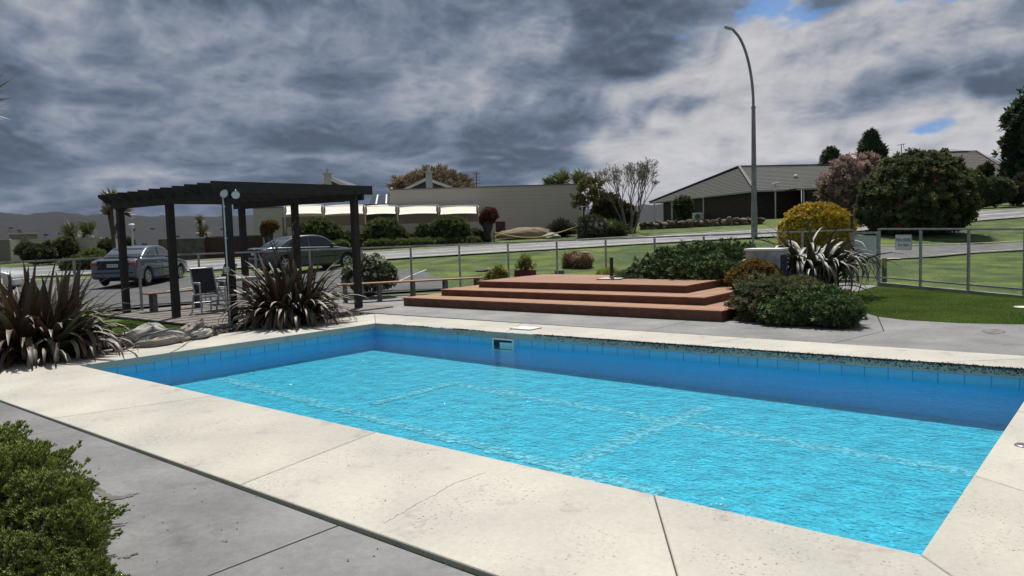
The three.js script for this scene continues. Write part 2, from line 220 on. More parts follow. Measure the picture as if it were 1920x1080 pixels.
{ // coping: a ring of slabs with open joints
  const cop = struct('pool_coping', 'broad cream concrete coping around the pool', 'coping');
  let n = 0;
  const side = (a, b, A, B, cuts) => { for (let i = 0; i < cuts.length - 1; i++) { const L = Math.hypot(b[0] - a[0], b[1] - a[1]), e = .0025 / L, t0 = cuts[i] + e, t1 = cuts[i + 1] - e; const q = [l2(a, b, t0), l2(a, b, t1), l2(A, B, t1), l2(A, B, t0)]; part('slab', prism(q, -.105, 0, .012), mCream[n++ % 3], cop); } };
  side(PL.nl, PL.nr, PO.nl, PO.nr, [0, .345, .600, .856, 1]);
  side(PL.nr, PL.fr, PO.nr, PO.fr, [0, .26, .62, 1]);
  side(PL.fr, PL.fl, PO.fr, PO.fl, [0, .106, .385, .70, 1]);
  side(PL.fl, PL.nl, PO.fl, PO.nl, [0, .20, .64, 1]);
  part('bedding', prism([PO.nl, PO.nr, PO.fr, PO.fl].map(p => l2(p, [5, -2.5], .012)), -.5, -.107, 0, [PL.nl, PL.nr, PL.fr, PL.fl].map(p => l2(p, [5, -2.5], -.02))), mJoint, cop);
  const crack = (pts, w) => { const cv = new THREE.CatmullRomCurve3(pts.map(p => G(...p))), n = 70, pos = [], idx = []; for (let i = 0; i <= n; i++) { const p = cv.getPoint(i / n), t = cv.getTangent(i / n), k = w * rr(.3, 1), j = .008 * fbm(i * .21, 2, w * 999, 3) * 3; for (const e of [-1, 1]) pos.push(p.x - t.z * (k * e + j), .0012, p.z + t.x * (k * e + j)); if (i < n) { const o = i * 2; idx.push(o, o + 1, o + 2, o + 1, o + 3, o + 2); } } const g = new THREE.BufferGeometry(); g.setAttribute('position', new THREE.Float32BufferAttribute(pos, 3)); g.setIndex(idx); const m = mUV(g); m.computeVertexNormals(); part('crack', m, mJoint, cop); };
  crack([[722, 981], [770, 952], [812, 929], [850, 908], [910, 886]], .0018); crack([[1290, 662 - 14], [1300, 645]], .003);
  // black mould on the edge that faces the sun's shade
  const N = 11000, im = new THREE.InstancedMesh(new THREE.OctahedronGeometry(1, 0), mat(.020, .021, .019, .95), N), m = new THREE.Matrix4(); im.name = 'mould_growth'; im.userData.kind = 'stuff';
  for (let i = 0; i < N; i++) {
    let t; do { t = Math.pow(rnd(), .82); } while (fbm(t * 26, 1.3, 2.2, 3) + .25 + .5 * sstep(.28, .45, t) < rnd() * .8);
    const p = l2(PL.fl, PL.fr, clamp(.03 + t * .97)), th = rr(-.1, 1.45), up = rnd() < .22 ? Math.pow(rnd(), 2) * .07 : 0;   // round the bullnose
    m.compose(V(p[0], -.012 + .012 * Math.cos(th) - (th > 1.0 ? Math.pow(rnd(), 2) * .07 : 0), p[1] - .012 + .012 * Math.sin(th) - up), new THREE.Quaternion().setFromEuler(new THREE.Euler(rr(0, 3), rr(0, 3), 0)), V(rr(.004, .013), rr(.003, .007), rr(.004, .011))); im.setMatrixAt(i, m);
  }
  cop.add(im);
}
{ // concrete deck slabs
  const deck = struct('concrete_deck', 'smooth grey concrete deck slabs beside the coping', 'deck');
  const near = (x0, x1, k) => part('slab', prism([[x0 + .006, 1.42 + .0177 * x0], [x1 - .006, 1.42 + .0177 * x1], [x1 - .006, 9], [x0 + .006, 9]], -.12, -.004, .008), mConc[k], deck);
  near(-6, -.4, 1); near(-.4, 3.57, 2); near(3.57, 7.415, 0); near(7.415, 11.35, 1); near(11.35, 16, 2);
  part('slab', prism([[11.46, -9.6], [16, -9.6], [16, 1.48], [11.46, 1.48]], -.12, -.004, .008), mConc[0], deck);
  const lw = [[1645, 593], [1590, 577], [1568, 556], [1646, 535.5]].map(p => xz(G(...p))), lw2 = [[1920, 608], [1800, 605.5], [1700, 600], [1647, 593.6]].map(p => xz(G(...p)));
  part('slab', prism([[-1.95, -6.25], [4.9, -6.27], [4.9, -7.9], [-1.95, -7.9]], -.12, -.004, .006), mConcFar[0], deck);
  part('slab', prism([[4.912, -6.27], [7.66, -6.28], [7.93, -7.75], ...lw, [4.92, -16.9], [-4.1, -9.8], [-1.95, -7.914], [4.912, -7.914]], -.12, -.004, .006), mConcFar[1], deck);
  part('slab', prism([[7.672, -6.28], [11.45, -6.33], [11.45, -9.5], ...lw2, [7.942, -7.75]], -.12, -.004, .006), mConcFar[0], deck);
  part('slab', prism([[-1.96, -7.25], [-1.96, -7.905], [-4.06, -9.76], [-5.4, -7.25]], -.12, -.005, .006), mConcFar[0], deck);
  part('joint_filler', prism([[-6, 1.3], [16, 1.5], [16, 9], [-6, 9]], -.16, -.09), mJoint, deck);
  part('joint_filler', prism([[-1.9, -6.2], [11.4, -6.2], [11.4, -8.6], [-1.9, -8.6]], -.16, -.09), mJoint, deck);
  const blotch = (pts, k) => { const c = pts.map(p => G(...p)), s = new THREE.CatmullRomCurve3(c, true).getPoints(60).map(p => [p.x + rr(-.012, .012), p.z + rr(-.012, .012)]), g = new THREE.ShapeGeometry(new THREE.Shape(s.map(p => new THREE.Vector2(p[0], -p[1])))); g.rotateX(-Math.PI / 2); g.translate(0, .0005, 0); part('stain', mUV(g), mat(.135 * k, .125 * k, .110 * k, .75, { map: rep(texMottle, .5) }), deck); };
  blotch([[162, 905], [180, 912], [205, 926], [222, 930], [262, 923], [240, 932], [205, 938], [185, 928]], 1); blotch([[222, 1046], [240, 1041], [257, 1037], [240, 1045]], .9); blotch([[1840, 620], [1870, 617], [1885, 622], [1862, 626]], 1.3);
}
const WATER = -.20, floorY = x => lerp(-.46, -.62, clamp(x / 10.05));
{ // the basin: floor, walls, tiles
  const basin = struct('pool_basin', 'blue painted pool basin with a band of square tiles', 'pool');
  const paint = mat(.050, .50, .66, .7, { map: rep(tile(512, (u, v) => .84 + .16 * torus(u, v, 8, 3, 2.8) + .30 * torus(u, v, 44, 3, 5.8, .8)), 1.7) }), c = [5.02, -2.55], ex = .012;  // fine mottle in the paint colour imitates ripple-cast light on the floor
  const q = [PL.nl, PL.nr, PL.fr, PL.fl].map(p => l2(p, c, -ex));
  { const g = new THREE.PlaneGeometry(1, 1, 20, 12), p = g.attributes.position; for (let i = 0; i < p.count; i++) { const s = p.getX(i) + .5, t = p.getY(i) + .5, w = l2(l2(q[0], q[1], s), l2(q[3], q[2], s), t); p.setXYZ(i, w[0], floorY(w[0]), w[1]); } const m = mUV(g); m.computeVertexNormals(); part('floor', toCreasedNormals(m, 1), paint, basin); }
  const wallPaint = mat(.05, .54, .98, .6), tm = [1, .97, 1.03].map(k => phys(.15 * k, .50 * k, .76 * k, .5));
  const tg = new RoundedBoxGeometry(.243, .122, .016, 1, .004);
  const wall = (a, b, tiled) => {
    const L = Math.hypot(b[0] - a[0], b[1] - a[1]), g = new THREE.Group(), an = Math.atan2(-(b[1] - a[1]), b[0] - a[0]);
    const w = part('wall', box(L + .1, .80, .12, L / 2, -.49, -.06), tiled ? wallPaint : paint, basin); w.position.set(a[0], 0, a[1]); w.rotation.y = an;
    if (!tiled) return;
    const n = Math.floor(L / .25), s = L / n;
    for (let i = 0; i < n; i++) for (let r = 0; r < 1; r++) { const t = part('tile', tg, tm[Math.floor(rnd() * 3)], w); t.scale.x = s / .25; t.position.set(s * (i + .5), -.164 - r * .25, .004); t.rotation.set(rr(-.01, .01), rr(-.008, .008), 0); }
  };
  const IQ = [PL.nl, PL.nr, PL.fr, PL.fl].map(p => l2(p, c, -.009));
  wall(IQ[3], IQ[2], true); wall(IQ[0], IQ[3], true); wall(IQ[1], IQ[0], false); wall(IQ[2], IQ[1], false);
  // pale worn bands where the floor panels meet
  const band = mat(.28, .62, .74, .8, { map: rep(tile(256, (u, v) => .8 + .6 * torus(u, v, 12, 4, 3.1, .8)), .9) });
  let lay = 0; const strip = (A, B, w) => { const a = G(...A, floorY(5)), b = G(...B, floorY(5)), n = 110, pos = [], idx = [], d = b.clone().sub(a), s = V(-d.z, 0, d.x).normalize(); for (let i = 0; i <= n; i++) { const p = a.clone().lerp(b, i / n); const k1 = w * (.45 + .75 * rnd()), k2 = w * (.45 + .75 * rnd()); [[k1, 1], [k2, -1]].forEach(([k, e]) => { const Q = p.clone().addScaledVector(s, k * e); pos.push(Q.x, floorY(Q.x) + .0015 + lay * .0012, Q.z); }); if (i < n) { const o = i * 2; idx.push(o, o + 2, o + 1, o + 1, o + 2, o + 3); } } const g = new THREE.BufferGeometry(); g.setAttribute('position', new THREE.Float32BufferAttribute(pos, 3)); g.setIndex(idx); const m = mUV(g); m.computeVertexNormals(); part('floor_band', m, band, basin); lay++; };
  strip([845, 722], [1870, 878], .13); strip([1010, 890], [1325, 757], .14); strip([420, 720], [1240, 915], .12); strip([700, 762], [850, 722], .10);
  // skimmer mouth in the far wall
  const sk = part('skimmer_mouth', merge([box(.025, .19, .05, -.2), box(.025, .19, .05, .2), box(.43, .025, .05, 0, .09), box(.43, .02, .05, 0, -.09)]), mat(.75, .76, .74, .4), basin); const sp = l2(IQ[3], IQ[2], .297); sk.position.set(sp[0], -.2, sp[1] + .03); sk.rotation.y = Math.atan2(.34, 10);
  part('throat', box(.38, .16, .012, 0, 0, 0), mat(.02, .03, .05, .9), sk); part('weir_flap', box(.24, .1, .012, .06, -.01, .014), mat(.55, .68, .68, .5), sk);
}
{ // water
  const tw = tile(1024, (u, v) => { const a = torus(u, v, 22, 3, 3.7, .6), b = torus(u, v, 55, 3, 8.1, .6), c = torus(u, v, 7, 2, 1.2); return .5 + .30 * a + .20 * b + .42 * c; }, false);
  const g = new THREE.PlaneGeometry(1, 1, 1, 1), p = g.attributes.position, q = [PL.nl, PL.nr, PL.fr, PL.fl].map(v => l2(v, [5, -2.5], -.006)), w = [q[3], q[2], q[0], q[1]];
  for (let i = 0; i < 4; i++) p.setXYZ(i, w[i][0], WATER, w[i][1]); const m = mUV(g); m.computeVertexNormals();
  { const N = 46, im = new THREE.InstancedMesh(new THREE.CircleGeometry(1, 6).rotateX(-Math.PI / 2), mat(.55, .48, .38, .8), N), mm = new THREE.Matrix4(); for (let i = 0; i < N; i++) { const q = G(rr(1130, 1420), 0 + rr(930, 975), WATER), x = G(1250 + (rnd() + rnd() - 1) * 190, 955 + (rnd() + rnd() - 1) * 26, WATER); mm.compose(V(x.x, WATER + .006, x.z), new THREE.Quaternion().setFromEuler(new THREE.Euler(0, rr(0, 6), 0)), V(rr(.004, .012), 1, rr(.003, .008))); im.setMatrixAt(i, mm); } im.name = 'fallen_petals'; im.userData = { kind: 'stuff', label: 'tiny pale petals floating on the pool water', category: 'petals' }; scene.add(im); }
  struct('pool_water', 'clear rippled water filling the swimming pool', 'water', m, phys(.62, .955, 1, .02, { transmission: 1, thickness: 0, ior: 1.33, specularIntensity: .95, bumpMap: rep(tw, 2.3), bumpScale: .036 }));
}
// ------------------------------------------------------------------ the pool's surroundings
const mDarks = [1, 1.35, .85].map(k => mat(.030 * k, .027 * k, .024 * k, .8, { map: rep(texStreak, .7) })), mBlackWood = mDarks[0], mGreyWood = [1, .88, 1.12].map(k => mat(.215 * k, .190 * k, .172 * k, .85, { map: rep(texStreak, .9) }));
const mAlu = mat(.42, .43, .44, .42, { metalness: .55 }), mSteel = mat(.47, .48, .49, .45, { metalness: .4, map: rep(texMottle, .8) });
const mGlass = phys(.93, .97, .96, .02, { transmission: 1, thickness: 0, ior: 1.45 });
{ // timber deck under the pergola, board by board
  const td = thing('timber_deck', 'weathered grey timber deck boards under the pergola', 'deck', V(-4.6, 0, -5.2));
  part('bearer', box(5.2, .07, 3.95, 0, -.045, 0), mat(.05, .04, .035, .9), td);
  for (let i = 0; i < 28; i++) { const b = part('board', box(5.3 + rr(-.02, .02), .03, .138, 0, 0, 0), mGreyWood[Math.floor(rnd() * 3)], td); b.position.set(rr(-.01, .01), .008 + rr(-.002, .002), 1.95 - i * .1445); }
}
{ // pergola
  const pg = thing('pergola', 'dark stained timber pergola with notched rafters over a deck', 'pergola', V(-4.65, 0, -5.18));
  const X = [-2.22, .03, 2.2], Z = [1.5, -1.5];
  for (const z of Z) for (const x of X) part('post', box(.135, 2.36, .135, x, 1.2, z, .008), mBlackWood, pg);
  for (const z of Z) for (const s of [-.095, .095]) part('beam', box(4.82, .2, .045, 0, 2.45, z + s, .006), mBlackWood, pg);
  for (let i = 0; i < 11; i++) {
    const x = -2.42 + i * .474, sh = new THREE.Shape(); sh.moveTo(-1.86, 2.66); sh.lineTo(1.86, 2.66); sh.lineTo(1.86, 2.60); sh.lineTo(1.70, 2.47); sh.lineTo(-1.70, 2.47); sh.lineTo(-1.86, 2.60); sh.closePath();
    const g = new THREE.ExtrudeGeometry(sh, { depth: .045, bevelEnabled: false }); g.rotateY(Math.PI / 2); g.translate(x - .022, .002 * (i % 3), 0); part('rafter', mUV(g), mDarks[i % 3], pg);
  }
  part('fascia', box(.04, .19, 3.74, 2.37, 2.567, 0), mBlackWood, pg);
}
{ // floodlights with conduit and switch box on the corner post
  const w = mat(.62, .63, .63, .45), fl = thing('floodlight_pair', 'pair of round floodlights with white conduit on the pergola post', 'floodlight', V(-2.36, 0, -3.60));
  part('conduit', tube([V(.04, .05, .06), V(.04, .6, .06), V(.04, 1.4, .06), V(.04, 2.2, .06), V(.045, 2.36, .07), V(.1, 2.42, .1), V(.15, 2.42, .11)], .014, 40), w, fl);
  part('switch_box', box(.11, .1, .06, .04, 1.04, .075, .012), w, fl);
  for (const y of [.5, 1.62, 2.2]) part('clip', box(.06, .02, .03, .04, y, .055), w, fl);
  const head = (x, y, z, ry, rx) => { const h = part('lamp_head', new THREE.LatheGeometry([[0, -.1], [.03, -.1], [.045, -.06], [.078, 0], [.082, .02], [.076, .024], [.07, .012]].map(p => new THREE.Vector2(...p)), 18), mat(.06, .06, .065, .5), fl); h.position.set(x, y, z); h.rotation.set(rx, ry, 0, 'YXZ'); const l = part('lens', new THREE.CylinderGeometry(.072, .072, .006, 18), phys(.62, .63, .64, .25), h); l.position.y = .014; const b = part('bracket', box(.015, .12, .02, 0, -.11, 0), mat(.06, .06, .065, .5), h); b.rotation.x = .3; };
  head(.19, 2.42, .12, .6, 1.35); head(.40, 2.40, .02, 1.0, 1.9);
}
// benches: slatted top on pairs of square legs
function bench(A, B, label, nLeg) {
  const d = B.clone().sub(A), L = d.length(), b = thing('bench', label, 'bench', V((A.x + B.x) / 2, 0, (A.z + B.z) / 2), Math.atan2(-d.z, d.x), 'benches along the pool fence');
  const top = [1, .9, 1.1].map(k => mat(.34 * k, .17 * k, .10 * k, .7, { map: rep(texStreak, .7) })), leg = mat(.20, .19, .185, .8, { map: rep(texMottle, .5) });
  for (let i = 0; i < 3; i++) part('slat', box(L, .032, .105, 0, .434, -.115 + i * .115, .006), top[i], b);
  for (let i = 0; i < nLeg; i++) { const x = -L / 2 + .18 + (L - .36) * i / (nLeg - 1); for (const z of [-.1, .1]) part('leg', box(.075, .40, .075, x, .2, z), leg, b); part('cross_rail', box(.07, .05, .26, x, .39, 0), leg, b); }
  return b;
}
bench(G(271, 550, .45), G(384, 541, .45), 'short timber bench beside the sling chairs under the pergola', 3);
bench(G(632, 533, .45), G(906, 519, .45), 'long reddish timber bench in front of the glass fence', 5);
{ // chairs and table
  const sl = mat(.035, .038, .045, .8, { map: rep(texFine, .3) });
  const chair = (pos, turn, label) => {
    const c = thing('sling_chair', label, 'chair', pos, turn, 'chairs at the pergola table');
    for (const s of [-.27, .27]) {
      part('leg', bar(V(s, .01, .24), V(s, .64, .20), .019), mAlu, c); part('leg', bar(V(s, .01, -.30), V(s, .42, -.16), .019), mAlu, c);
      part('armrest', merge([bar(V(s, .64, .22), V(s, .66, -.20), .017), box(.05, .02, .36, s, .668, .02, .006)]), mAlu, c);
      part('back_post', bar(V(s * .92, .40, -.14), V(s * .92, .96, -.34), .017), mAlu, c);
      part('seat_rail', bar(V(s * .92, .43, .24), V(s * .92, .40, -.20), .016), mAlu, c);
    }
    part('top_rail', bar(V(-.25, .96, -.34), V(.25, .96, -.34), .017), mAlu, c); part('stretcher', bar(V(-.27, .22, -.23), V(.27, .22, -.23), .013), mAlu, c); part('stretcher', bar(V(-.27, .36, .22), V(.27, .36, .22), .013), mAlu, c);
    const q = new THREE.PlaneGeometry(.48, .56, 4, 6), p = q.attributes.position; for (let i = 0; i < p.count; i++) p.setZ(i, -.022 * Math.cos(p.getX(i) * 6)); q.rotateX(-.34); q.translate(0, .69, -.245); part('backrest', q, sl, c);
    const r = new THREE.PlaneGeometry(.48, .44, 4, 4), pr = r.attributes.position; for (let i = 0; i < pr.count; i++) pr.setZ(i, -.025 * Math.cos(pr.getX(i) * 6)); r.rotateX(-Math.PI / 2 + .06); r.translate(0, .415, .02); part('seat', r, sl, c);
    return c;
  };
  chair(G(394, 588).setY(.02), 1.45, 'grey metal chair with black sling back beside the pergola table');
  chair(G(414, 571).setY(.02), .62 - .55, 'grey metal chair behind the pergola table facing the pool');
  const t = thing('patio_table', 'grey metal patio table between two sling chairs', 'table', G(441, 580).setY(.02), .3);
  part('tabletop', box(.85, .03, .85, 0, .70, 0, .01), mAlu, t); for (const x of [-.36, .36]) for (const z of [-.36, .36]) part('leg', bar(V(x, 0, z), V(x, .69, z), .02), mAlu, t);
  part('apron', box(.74, .05, .74, 0, .66, 0), mAlu, t);
}
{ // stepped timber platform
  const st = thing('timber_platform', 'three tier reddish brown timber platform behind the pool', 'platform', V(1.6, 0, -9.7), .026);
  const ris = [1, .9].map(k => mat(.20 * k, .086 * k, .053 * k, .72, { map: rep(texStreak, 1.1) })), brd = [1, .82, 1.16, .94].map(k => mat(.36 * k, .165 * k, .080 * k, .62, { map: rep(texStreak, 1.2) }));  // risers darker than the boards: their shade is put into the wood colour
  const lev = [[-3.67, 3.79, 2.0, 0, .178], [-3.17, 3.16, 1.29, .178, .318], [-2.67, 2.47, .56, .318, .462]], back = -2.05;
  lev.forEach(([x0, x1, z1, y0, y1], k) => {
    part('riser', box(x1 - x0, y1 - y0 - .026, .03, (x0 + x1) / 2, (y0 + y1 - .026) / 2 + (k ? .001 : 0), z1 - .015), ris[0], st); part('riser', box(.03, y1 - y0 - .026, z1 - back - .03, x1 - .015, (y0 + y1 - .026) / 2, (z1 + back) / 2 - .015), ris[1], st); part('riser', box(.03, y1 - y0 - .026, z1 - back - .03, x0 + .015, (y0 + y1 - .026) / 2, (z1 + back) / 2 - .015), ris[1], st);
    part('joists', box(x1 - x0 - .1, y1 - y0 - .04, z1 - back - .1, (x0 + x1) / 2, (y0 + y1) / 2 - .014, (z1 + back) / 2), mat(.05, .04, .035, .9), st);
    const n = Math.round((z1 - back) / .144);
    for (let i = 0; i < n; i++) { const b = part('board', box(x1 - x0 + .036, .025, .134, (x0 + x1) / 2, 0, 0), brd[Math.floor(rnd() * 4)], st); b.position.set(0, y1 - .0125, z1 + .018 - .07 - i * .144); }
  });
  const u = thing('umbrella_base', 'empty umbrella stand with short black pole on the timber platform', 'umbrella stand', G(1147, 523.5, .462), .3), mk = mat(.02, .02, .022, .5);
  part('plate', box(.50, .018, .50, 0, .018, 0, .004), mat(.35, .36, .37, .5, { metalness: .5 }), u); part('tube', merge([cyl(.040, .040, .44, 0, .03, 0, 14), cyl(.044, .044, .02, 0, .46, 0, 14)]), mk, u); part('collar', cyl(.055, .045, .05, 0, .026, 0, 14), mSteel, u);
  for (const a of [0, Math.PI / 2]) { const r = part('cross_arm', box(.74, .02, .04, 0, .012, 0), mk, u); r.rotation.y = a + Math.PI / 4; r.position.y = a ? .001 : 0; }
}
// glass pool fence: posts, rails, panes
const mPane = phys(.975, .99, .985, .015, { transmission: 1, thickness: 0, ior: 1.25, specularIntensity: .6 });
function fence(A, B, n, label, h0 = 1.27, h1 = 1.27, y0 = 0, y1 = 0) {
  const d = B.clone().sub(A), L = Math.hypot(d.x, d.z), f = thing('glass_pool_fence', label, 'fence', V(A.x, 0, A.z), Math.atan2(-d.z, d.x), 'pool fence runs');
  const Y = t => lerp(y0, y1, t), H = t => lerp(h0, h1, t);
  for (let i = 0; i <= n; i++) { const t = i / n; part('post', box(.05, H(t) - Y(t) - .02, .05, L * t, (H(t) + Y(t)) / 2 - .015, 0, .006), mSteel, f); part('base_plate', box(.12, .012, .12, L * t, Y(t) + .008, 0), mSteel, f); }
  part('top_rail', beam(V(-.03, h0, 0), V(L + .03, h1, 0), .062, .038), mSteel, f);
  part('bottom_rail', beam(V(0, y0 + .14, 0), V(L, y1 + .14, 0), .03, .035), mSteel, f);
  part('plinth', beam(V(0, y0 - .01, .0), V(L, y1 - .01, .0), .11, .06), mKerb, f);
  for (let i = 0; i < n; i++) { const a = L * i / n + .035, b = L * (i + 1) / n - .035, t = (i + .5) / n; part('glass_pane', new THREE.PlaneGeometry(b - a, H(t) - Y(t) - .22).translate((a + b) / 2, (H(t) + Y(t)) / 2 + .06, 0), mPane, f); }
  return f;
}
const FP = [V(-6.0, 0, 1.6), V(-6.75, 0, -1.2), V(-7.17, 0, -4.16), V(-4.0, 0, -9.73), V(4.92, 0, -16.84), V(5.71, 0, -16.31), V(8.97, 0, -13.92), V(13.6, 0, -10.5)];
fence(FP[0], FP[1], 2, 'glass and metal fence run behind the bronze flax');
fence(FP[1], FP[2], 2, 'glass and metal fence run ending beside the short bench');
fence(FP[2], FP[3], 5, 'glass and metal fence run behind the pergola chairs');
fence(FP[3], FP[4], 9, 'long glass and metal fence run behind the timber platform', 1.27, 1.35, 0, .05);
fence(FP[5], FP[6], 3, 'glass and metal fence run carrying the pool hours sign', 1.36, 1.32, .03, 0);
fence(FP[6], FP[7], 4, 'glass and metal fence run beyond the sign across the lawn', 1.32, 1.32);
{ // gate
  const A = FP[4], B = FP[5], d = B.clone().sub(A), L = Math.hypot(d.x, d.z), g = thing('pool_gate', 'metal pool gate with frosted panel beside the striped flax', 'gate', V(A.x, .03, A.z), Math.atan2(-d.z, d.x));
  for (const x of [.06, L - .06]) part('stile', box(.05, 1.2, .045, x, .66, 0, .006), mSteel, g);
  part('rail', box(L - .17, .045, .045, L / 2, 1.24, 0), mSteel, g); part('rail', box(L - .17, .045, .04, L / 2, .13, 0), mSteel, g);
  part('frosted_panel', box(L - .24, .62, .012, L / 2, .86, 0), phys(.60, .68, .66, .5, { transmission: .35, thickness: 0 }), g); part('glass_pane', new THREE.PlaneGeometry(L - .18, .38).translate(L / 2, .35, 0), mPane, g);
  part('latch_post', merge([box(.055, .42, .055, .0, 1.46, 0, .006), box(.10, .05, .07, .0, 1.66, 0, .008)]), mat(.025, .025, .028, .5), g);
  const s0 = FP[5].clone().lerp(FP[6], .215), s = thing('pool_sign', 'white sign reading POOL HOURS 7am-10pm on the glass fence', 'sign', V(s0.x, 1.045, s0.z).add(V(-.03, 0, .045)), Math.atan2(-(FP[6].z - FP[5].z), FP[6].x - FP[5].x));
  const cv = document.createElement('canvas'); cv.width = 512; cv.height = 350; const x = cv.getContext('2d'); x.fillStyle = '#dfe2e6'; x.fillRect(0, 0, 512, 350); x.strokeStyle = '#8f9398'; x.lineWidth = 10; x.strokeRect(8, 8, 496, 334); x.fillStyle = '#141414'; x.textAlign = 'center'; x.font = 'bold 108px sans-serif'; x.fillText('POOL HOURS', 256, 158, 456); x.strokeStyle = '#141414'; x.lineWidth = 3; x.strokeText('POOL HOURS', 256, 158, 456); x.font = 'bold 92px sans-serif'; x.fillText('7am-10pm', 256, 272, 350);
  const t = new THREE.CanvasTexture(cv); t.colorSpace = THREE.SRGBColorSpace;
  part('plate', box(.52, .355, .008), mat(.6, .6, .62, .5), s); const pr = part('print', new THREE.PlaneGeometry(.51, .346), new THREE.MeshStandardMaterial({ map: t, roughness: .5 }), s); pr.position.z = .0055;
  for (const x of [-.2, .2]) part('clip', box(.03, .03, .02, x, .165, -.012), mSteel, s);
  const y = thing('marker_post', 'short square post with yellow top beside the pool gate', 'post', G(1658, 530.5)); part('shaft', box(.10, .38, .10, 0, .19, 0, .006), mat(.10, .11, .09, .8), y); part('cap', box(.104, .25, .104, 0, .505, 0, .006), mat(.42, .36, .12, .7, { map: rep(texMottle, .4) }), y);
  const mh = thing('drain_cover', 'small round white drain cover at the lawn edge', 'cover', G(1923, 576)); part('lid', cyl(.16, .155, .03, 0, -.03, 0, 20), mat(.7, .7, .68, .6), mh); part('rim', new THREE.TorusGeometry(.165, .012, 6, 24).rotateX(Math.PI / 2).toNonIndexed(), mat(.5, .5, .48, .7), mh);
  const sl = thing('skimmer_lid', 'square white skimmer lid set in the far coping', 'lid', V(3.05, .002, -5.62)); part('frame', box(.42, .012, .32, 0, .004, 0), mat(.25, .25, .24, .8), sl); part('lid', box(.385, .014, .285, 0, .008, 0, .004), mat(.66, .64, .60, .7), sl); part('finger_hole', cyl(.016, .016, .004, .12, .0135, 0, 10), mat(.03, .03, .03, .9), sl);
  const s2 = thing('deck_fitting', 'small round chrome deck fitting in the coping at the pool end', 'fitting', G(1919, 836)); part('ring', new THREE.TorusGeometry(.045, .012, 8, 24).rotateX(Math.PI / 2).toNonIndexed(), mat(.5, .5, .52, .25, { metalness: .9 }), s2); part('cup', cyl(.04, .04, .006, 0, .001, 0, 18), mat(.05, .05, .055, .6), s2);
}
{ // pool heater box
  const c = G(1462, 465, 1.1), h = thing('pool_heat_pump', 'white box heat pump with fan grille beside the striped flax', 'heat pump', V(c.x, 0, c.z));
  const w = mat(.52, .51, .50, .55, { map: rep(texMottle, .9) }); part('casing', box(.70, .98, .38, -.35, .55, -.19, .012), w, h); part('lid', box(.74, .05, .42, -.35, 1.066, -.19, .012), mat(.68, .67, .65, .5), h); part('base', box(.72, .06, .40, -.35, .03, -.19), mat(.2, .2, .2, .8), h);
  part('grille_back', box(.012, .80, .32, .003, .56, -.19), mat(.02, .025, .05, .7), h); for (let i = 0; i < 14; i++) part('grille_bar', box(.012, .012, .32, .016, .18 + i * .058, -.19), mat(.05, .06, .10, .5), h); for (let i = 0; i < 5; i++) part('grille_rib', box(.01, .80, .012, .026, .56, -.33 + i * .07), mat(.05, .06, .10, .5), h);
}
// ------------------------------------------------------------------ plants
const leafMat = (r = .75, tr = .28) => phys(1, 1, 1, r, { transmission: tr, thickness: 0, side: THREE.DoubleSide, specularIntensity: .5 });
const mLeaf = leafMat(.95, .28), mNeedle = mat(1, 1, 1, .8), mGloss = phys(1, 1, 1, .5, { side: THREE.DoubleSide }), mBark = mat(.11, .085, .065, .95, { map: rep(texFine, .5) }), mPaleBark = mat(.24, .20, .165, .95, { map: rep(texFine, .5) }), mTwig = mat(.045, .036, .026, .95);
function leafGeo(n, len, wid, spread, rise, fold = .25) {   // a sprig of n folded leaves
  const pos = [];
  for (let i = 0; i < n; i++) {
    const a = i * 2.39996 + rr(-.3, .3), e = rise + rr(-spread, spread), L = len * rr(.75, 1.15), W = wid * rr(.8, 1.15), d = V(Math.cos(a) * Math.cos(e), Math.sin(e), Math.sin(a) * Math.cos(e)), s = V(-Math.sin(a), 0, Math.cos(a)), u = V().crossVectors(s, d).negate(), b = V(0, (i / n) * len * .6 - len * .2, 0);
    const m = b.clone().addScaledVector(d, L * .5), t = b.clone().addScaledVector(d, L).addScaledVector(u, -L * .12), l = m.clone().addScaledVector(s, W).addScaledVector(u, W * fold), r = m.clone().addScaledVector(s, -W).addScaledVector(u, W * fold);
    for (const q of [b, l, m, l, t, m, b, m, r, r, m, t]) pos.push(q.x, q.y, q.z);
  }
  const g = new THREE.BufferGeometry(); g.setAttribute('position', new THREE.Float32BufferAttribute(pos, 3)); g.computeVertexNormals(); return g;
}
function needleGeo(n, len, rad) { const a = []; for (let i = 0; i < n; i++) { const g = new THREE.ConeGeometry(rad, len * rr(.7, 1.1), 4, 1); g.translate(0, len * .4, 0); g.rotateX(i ? rr(.35, .95) : 0); g.rotateY(i * 2.39996); g.translate(0, i * len * .04, 0); a.push(g); } return merge(a); }
const G_BROAD = leafGeo(9, 1, .30, .5, .5), G_SMALL = leafGeo(12, 1, .22, .6, .6), G_NARROW = leafGeo(9, 1, .10, .4, .75), G_NEEDLE = needleGeo(7, 1, .17), G_CORD = needleGeo(6, 1, .24);
const pal = (...a) => a.map(c => new THREE.Color().setRGB(...c));
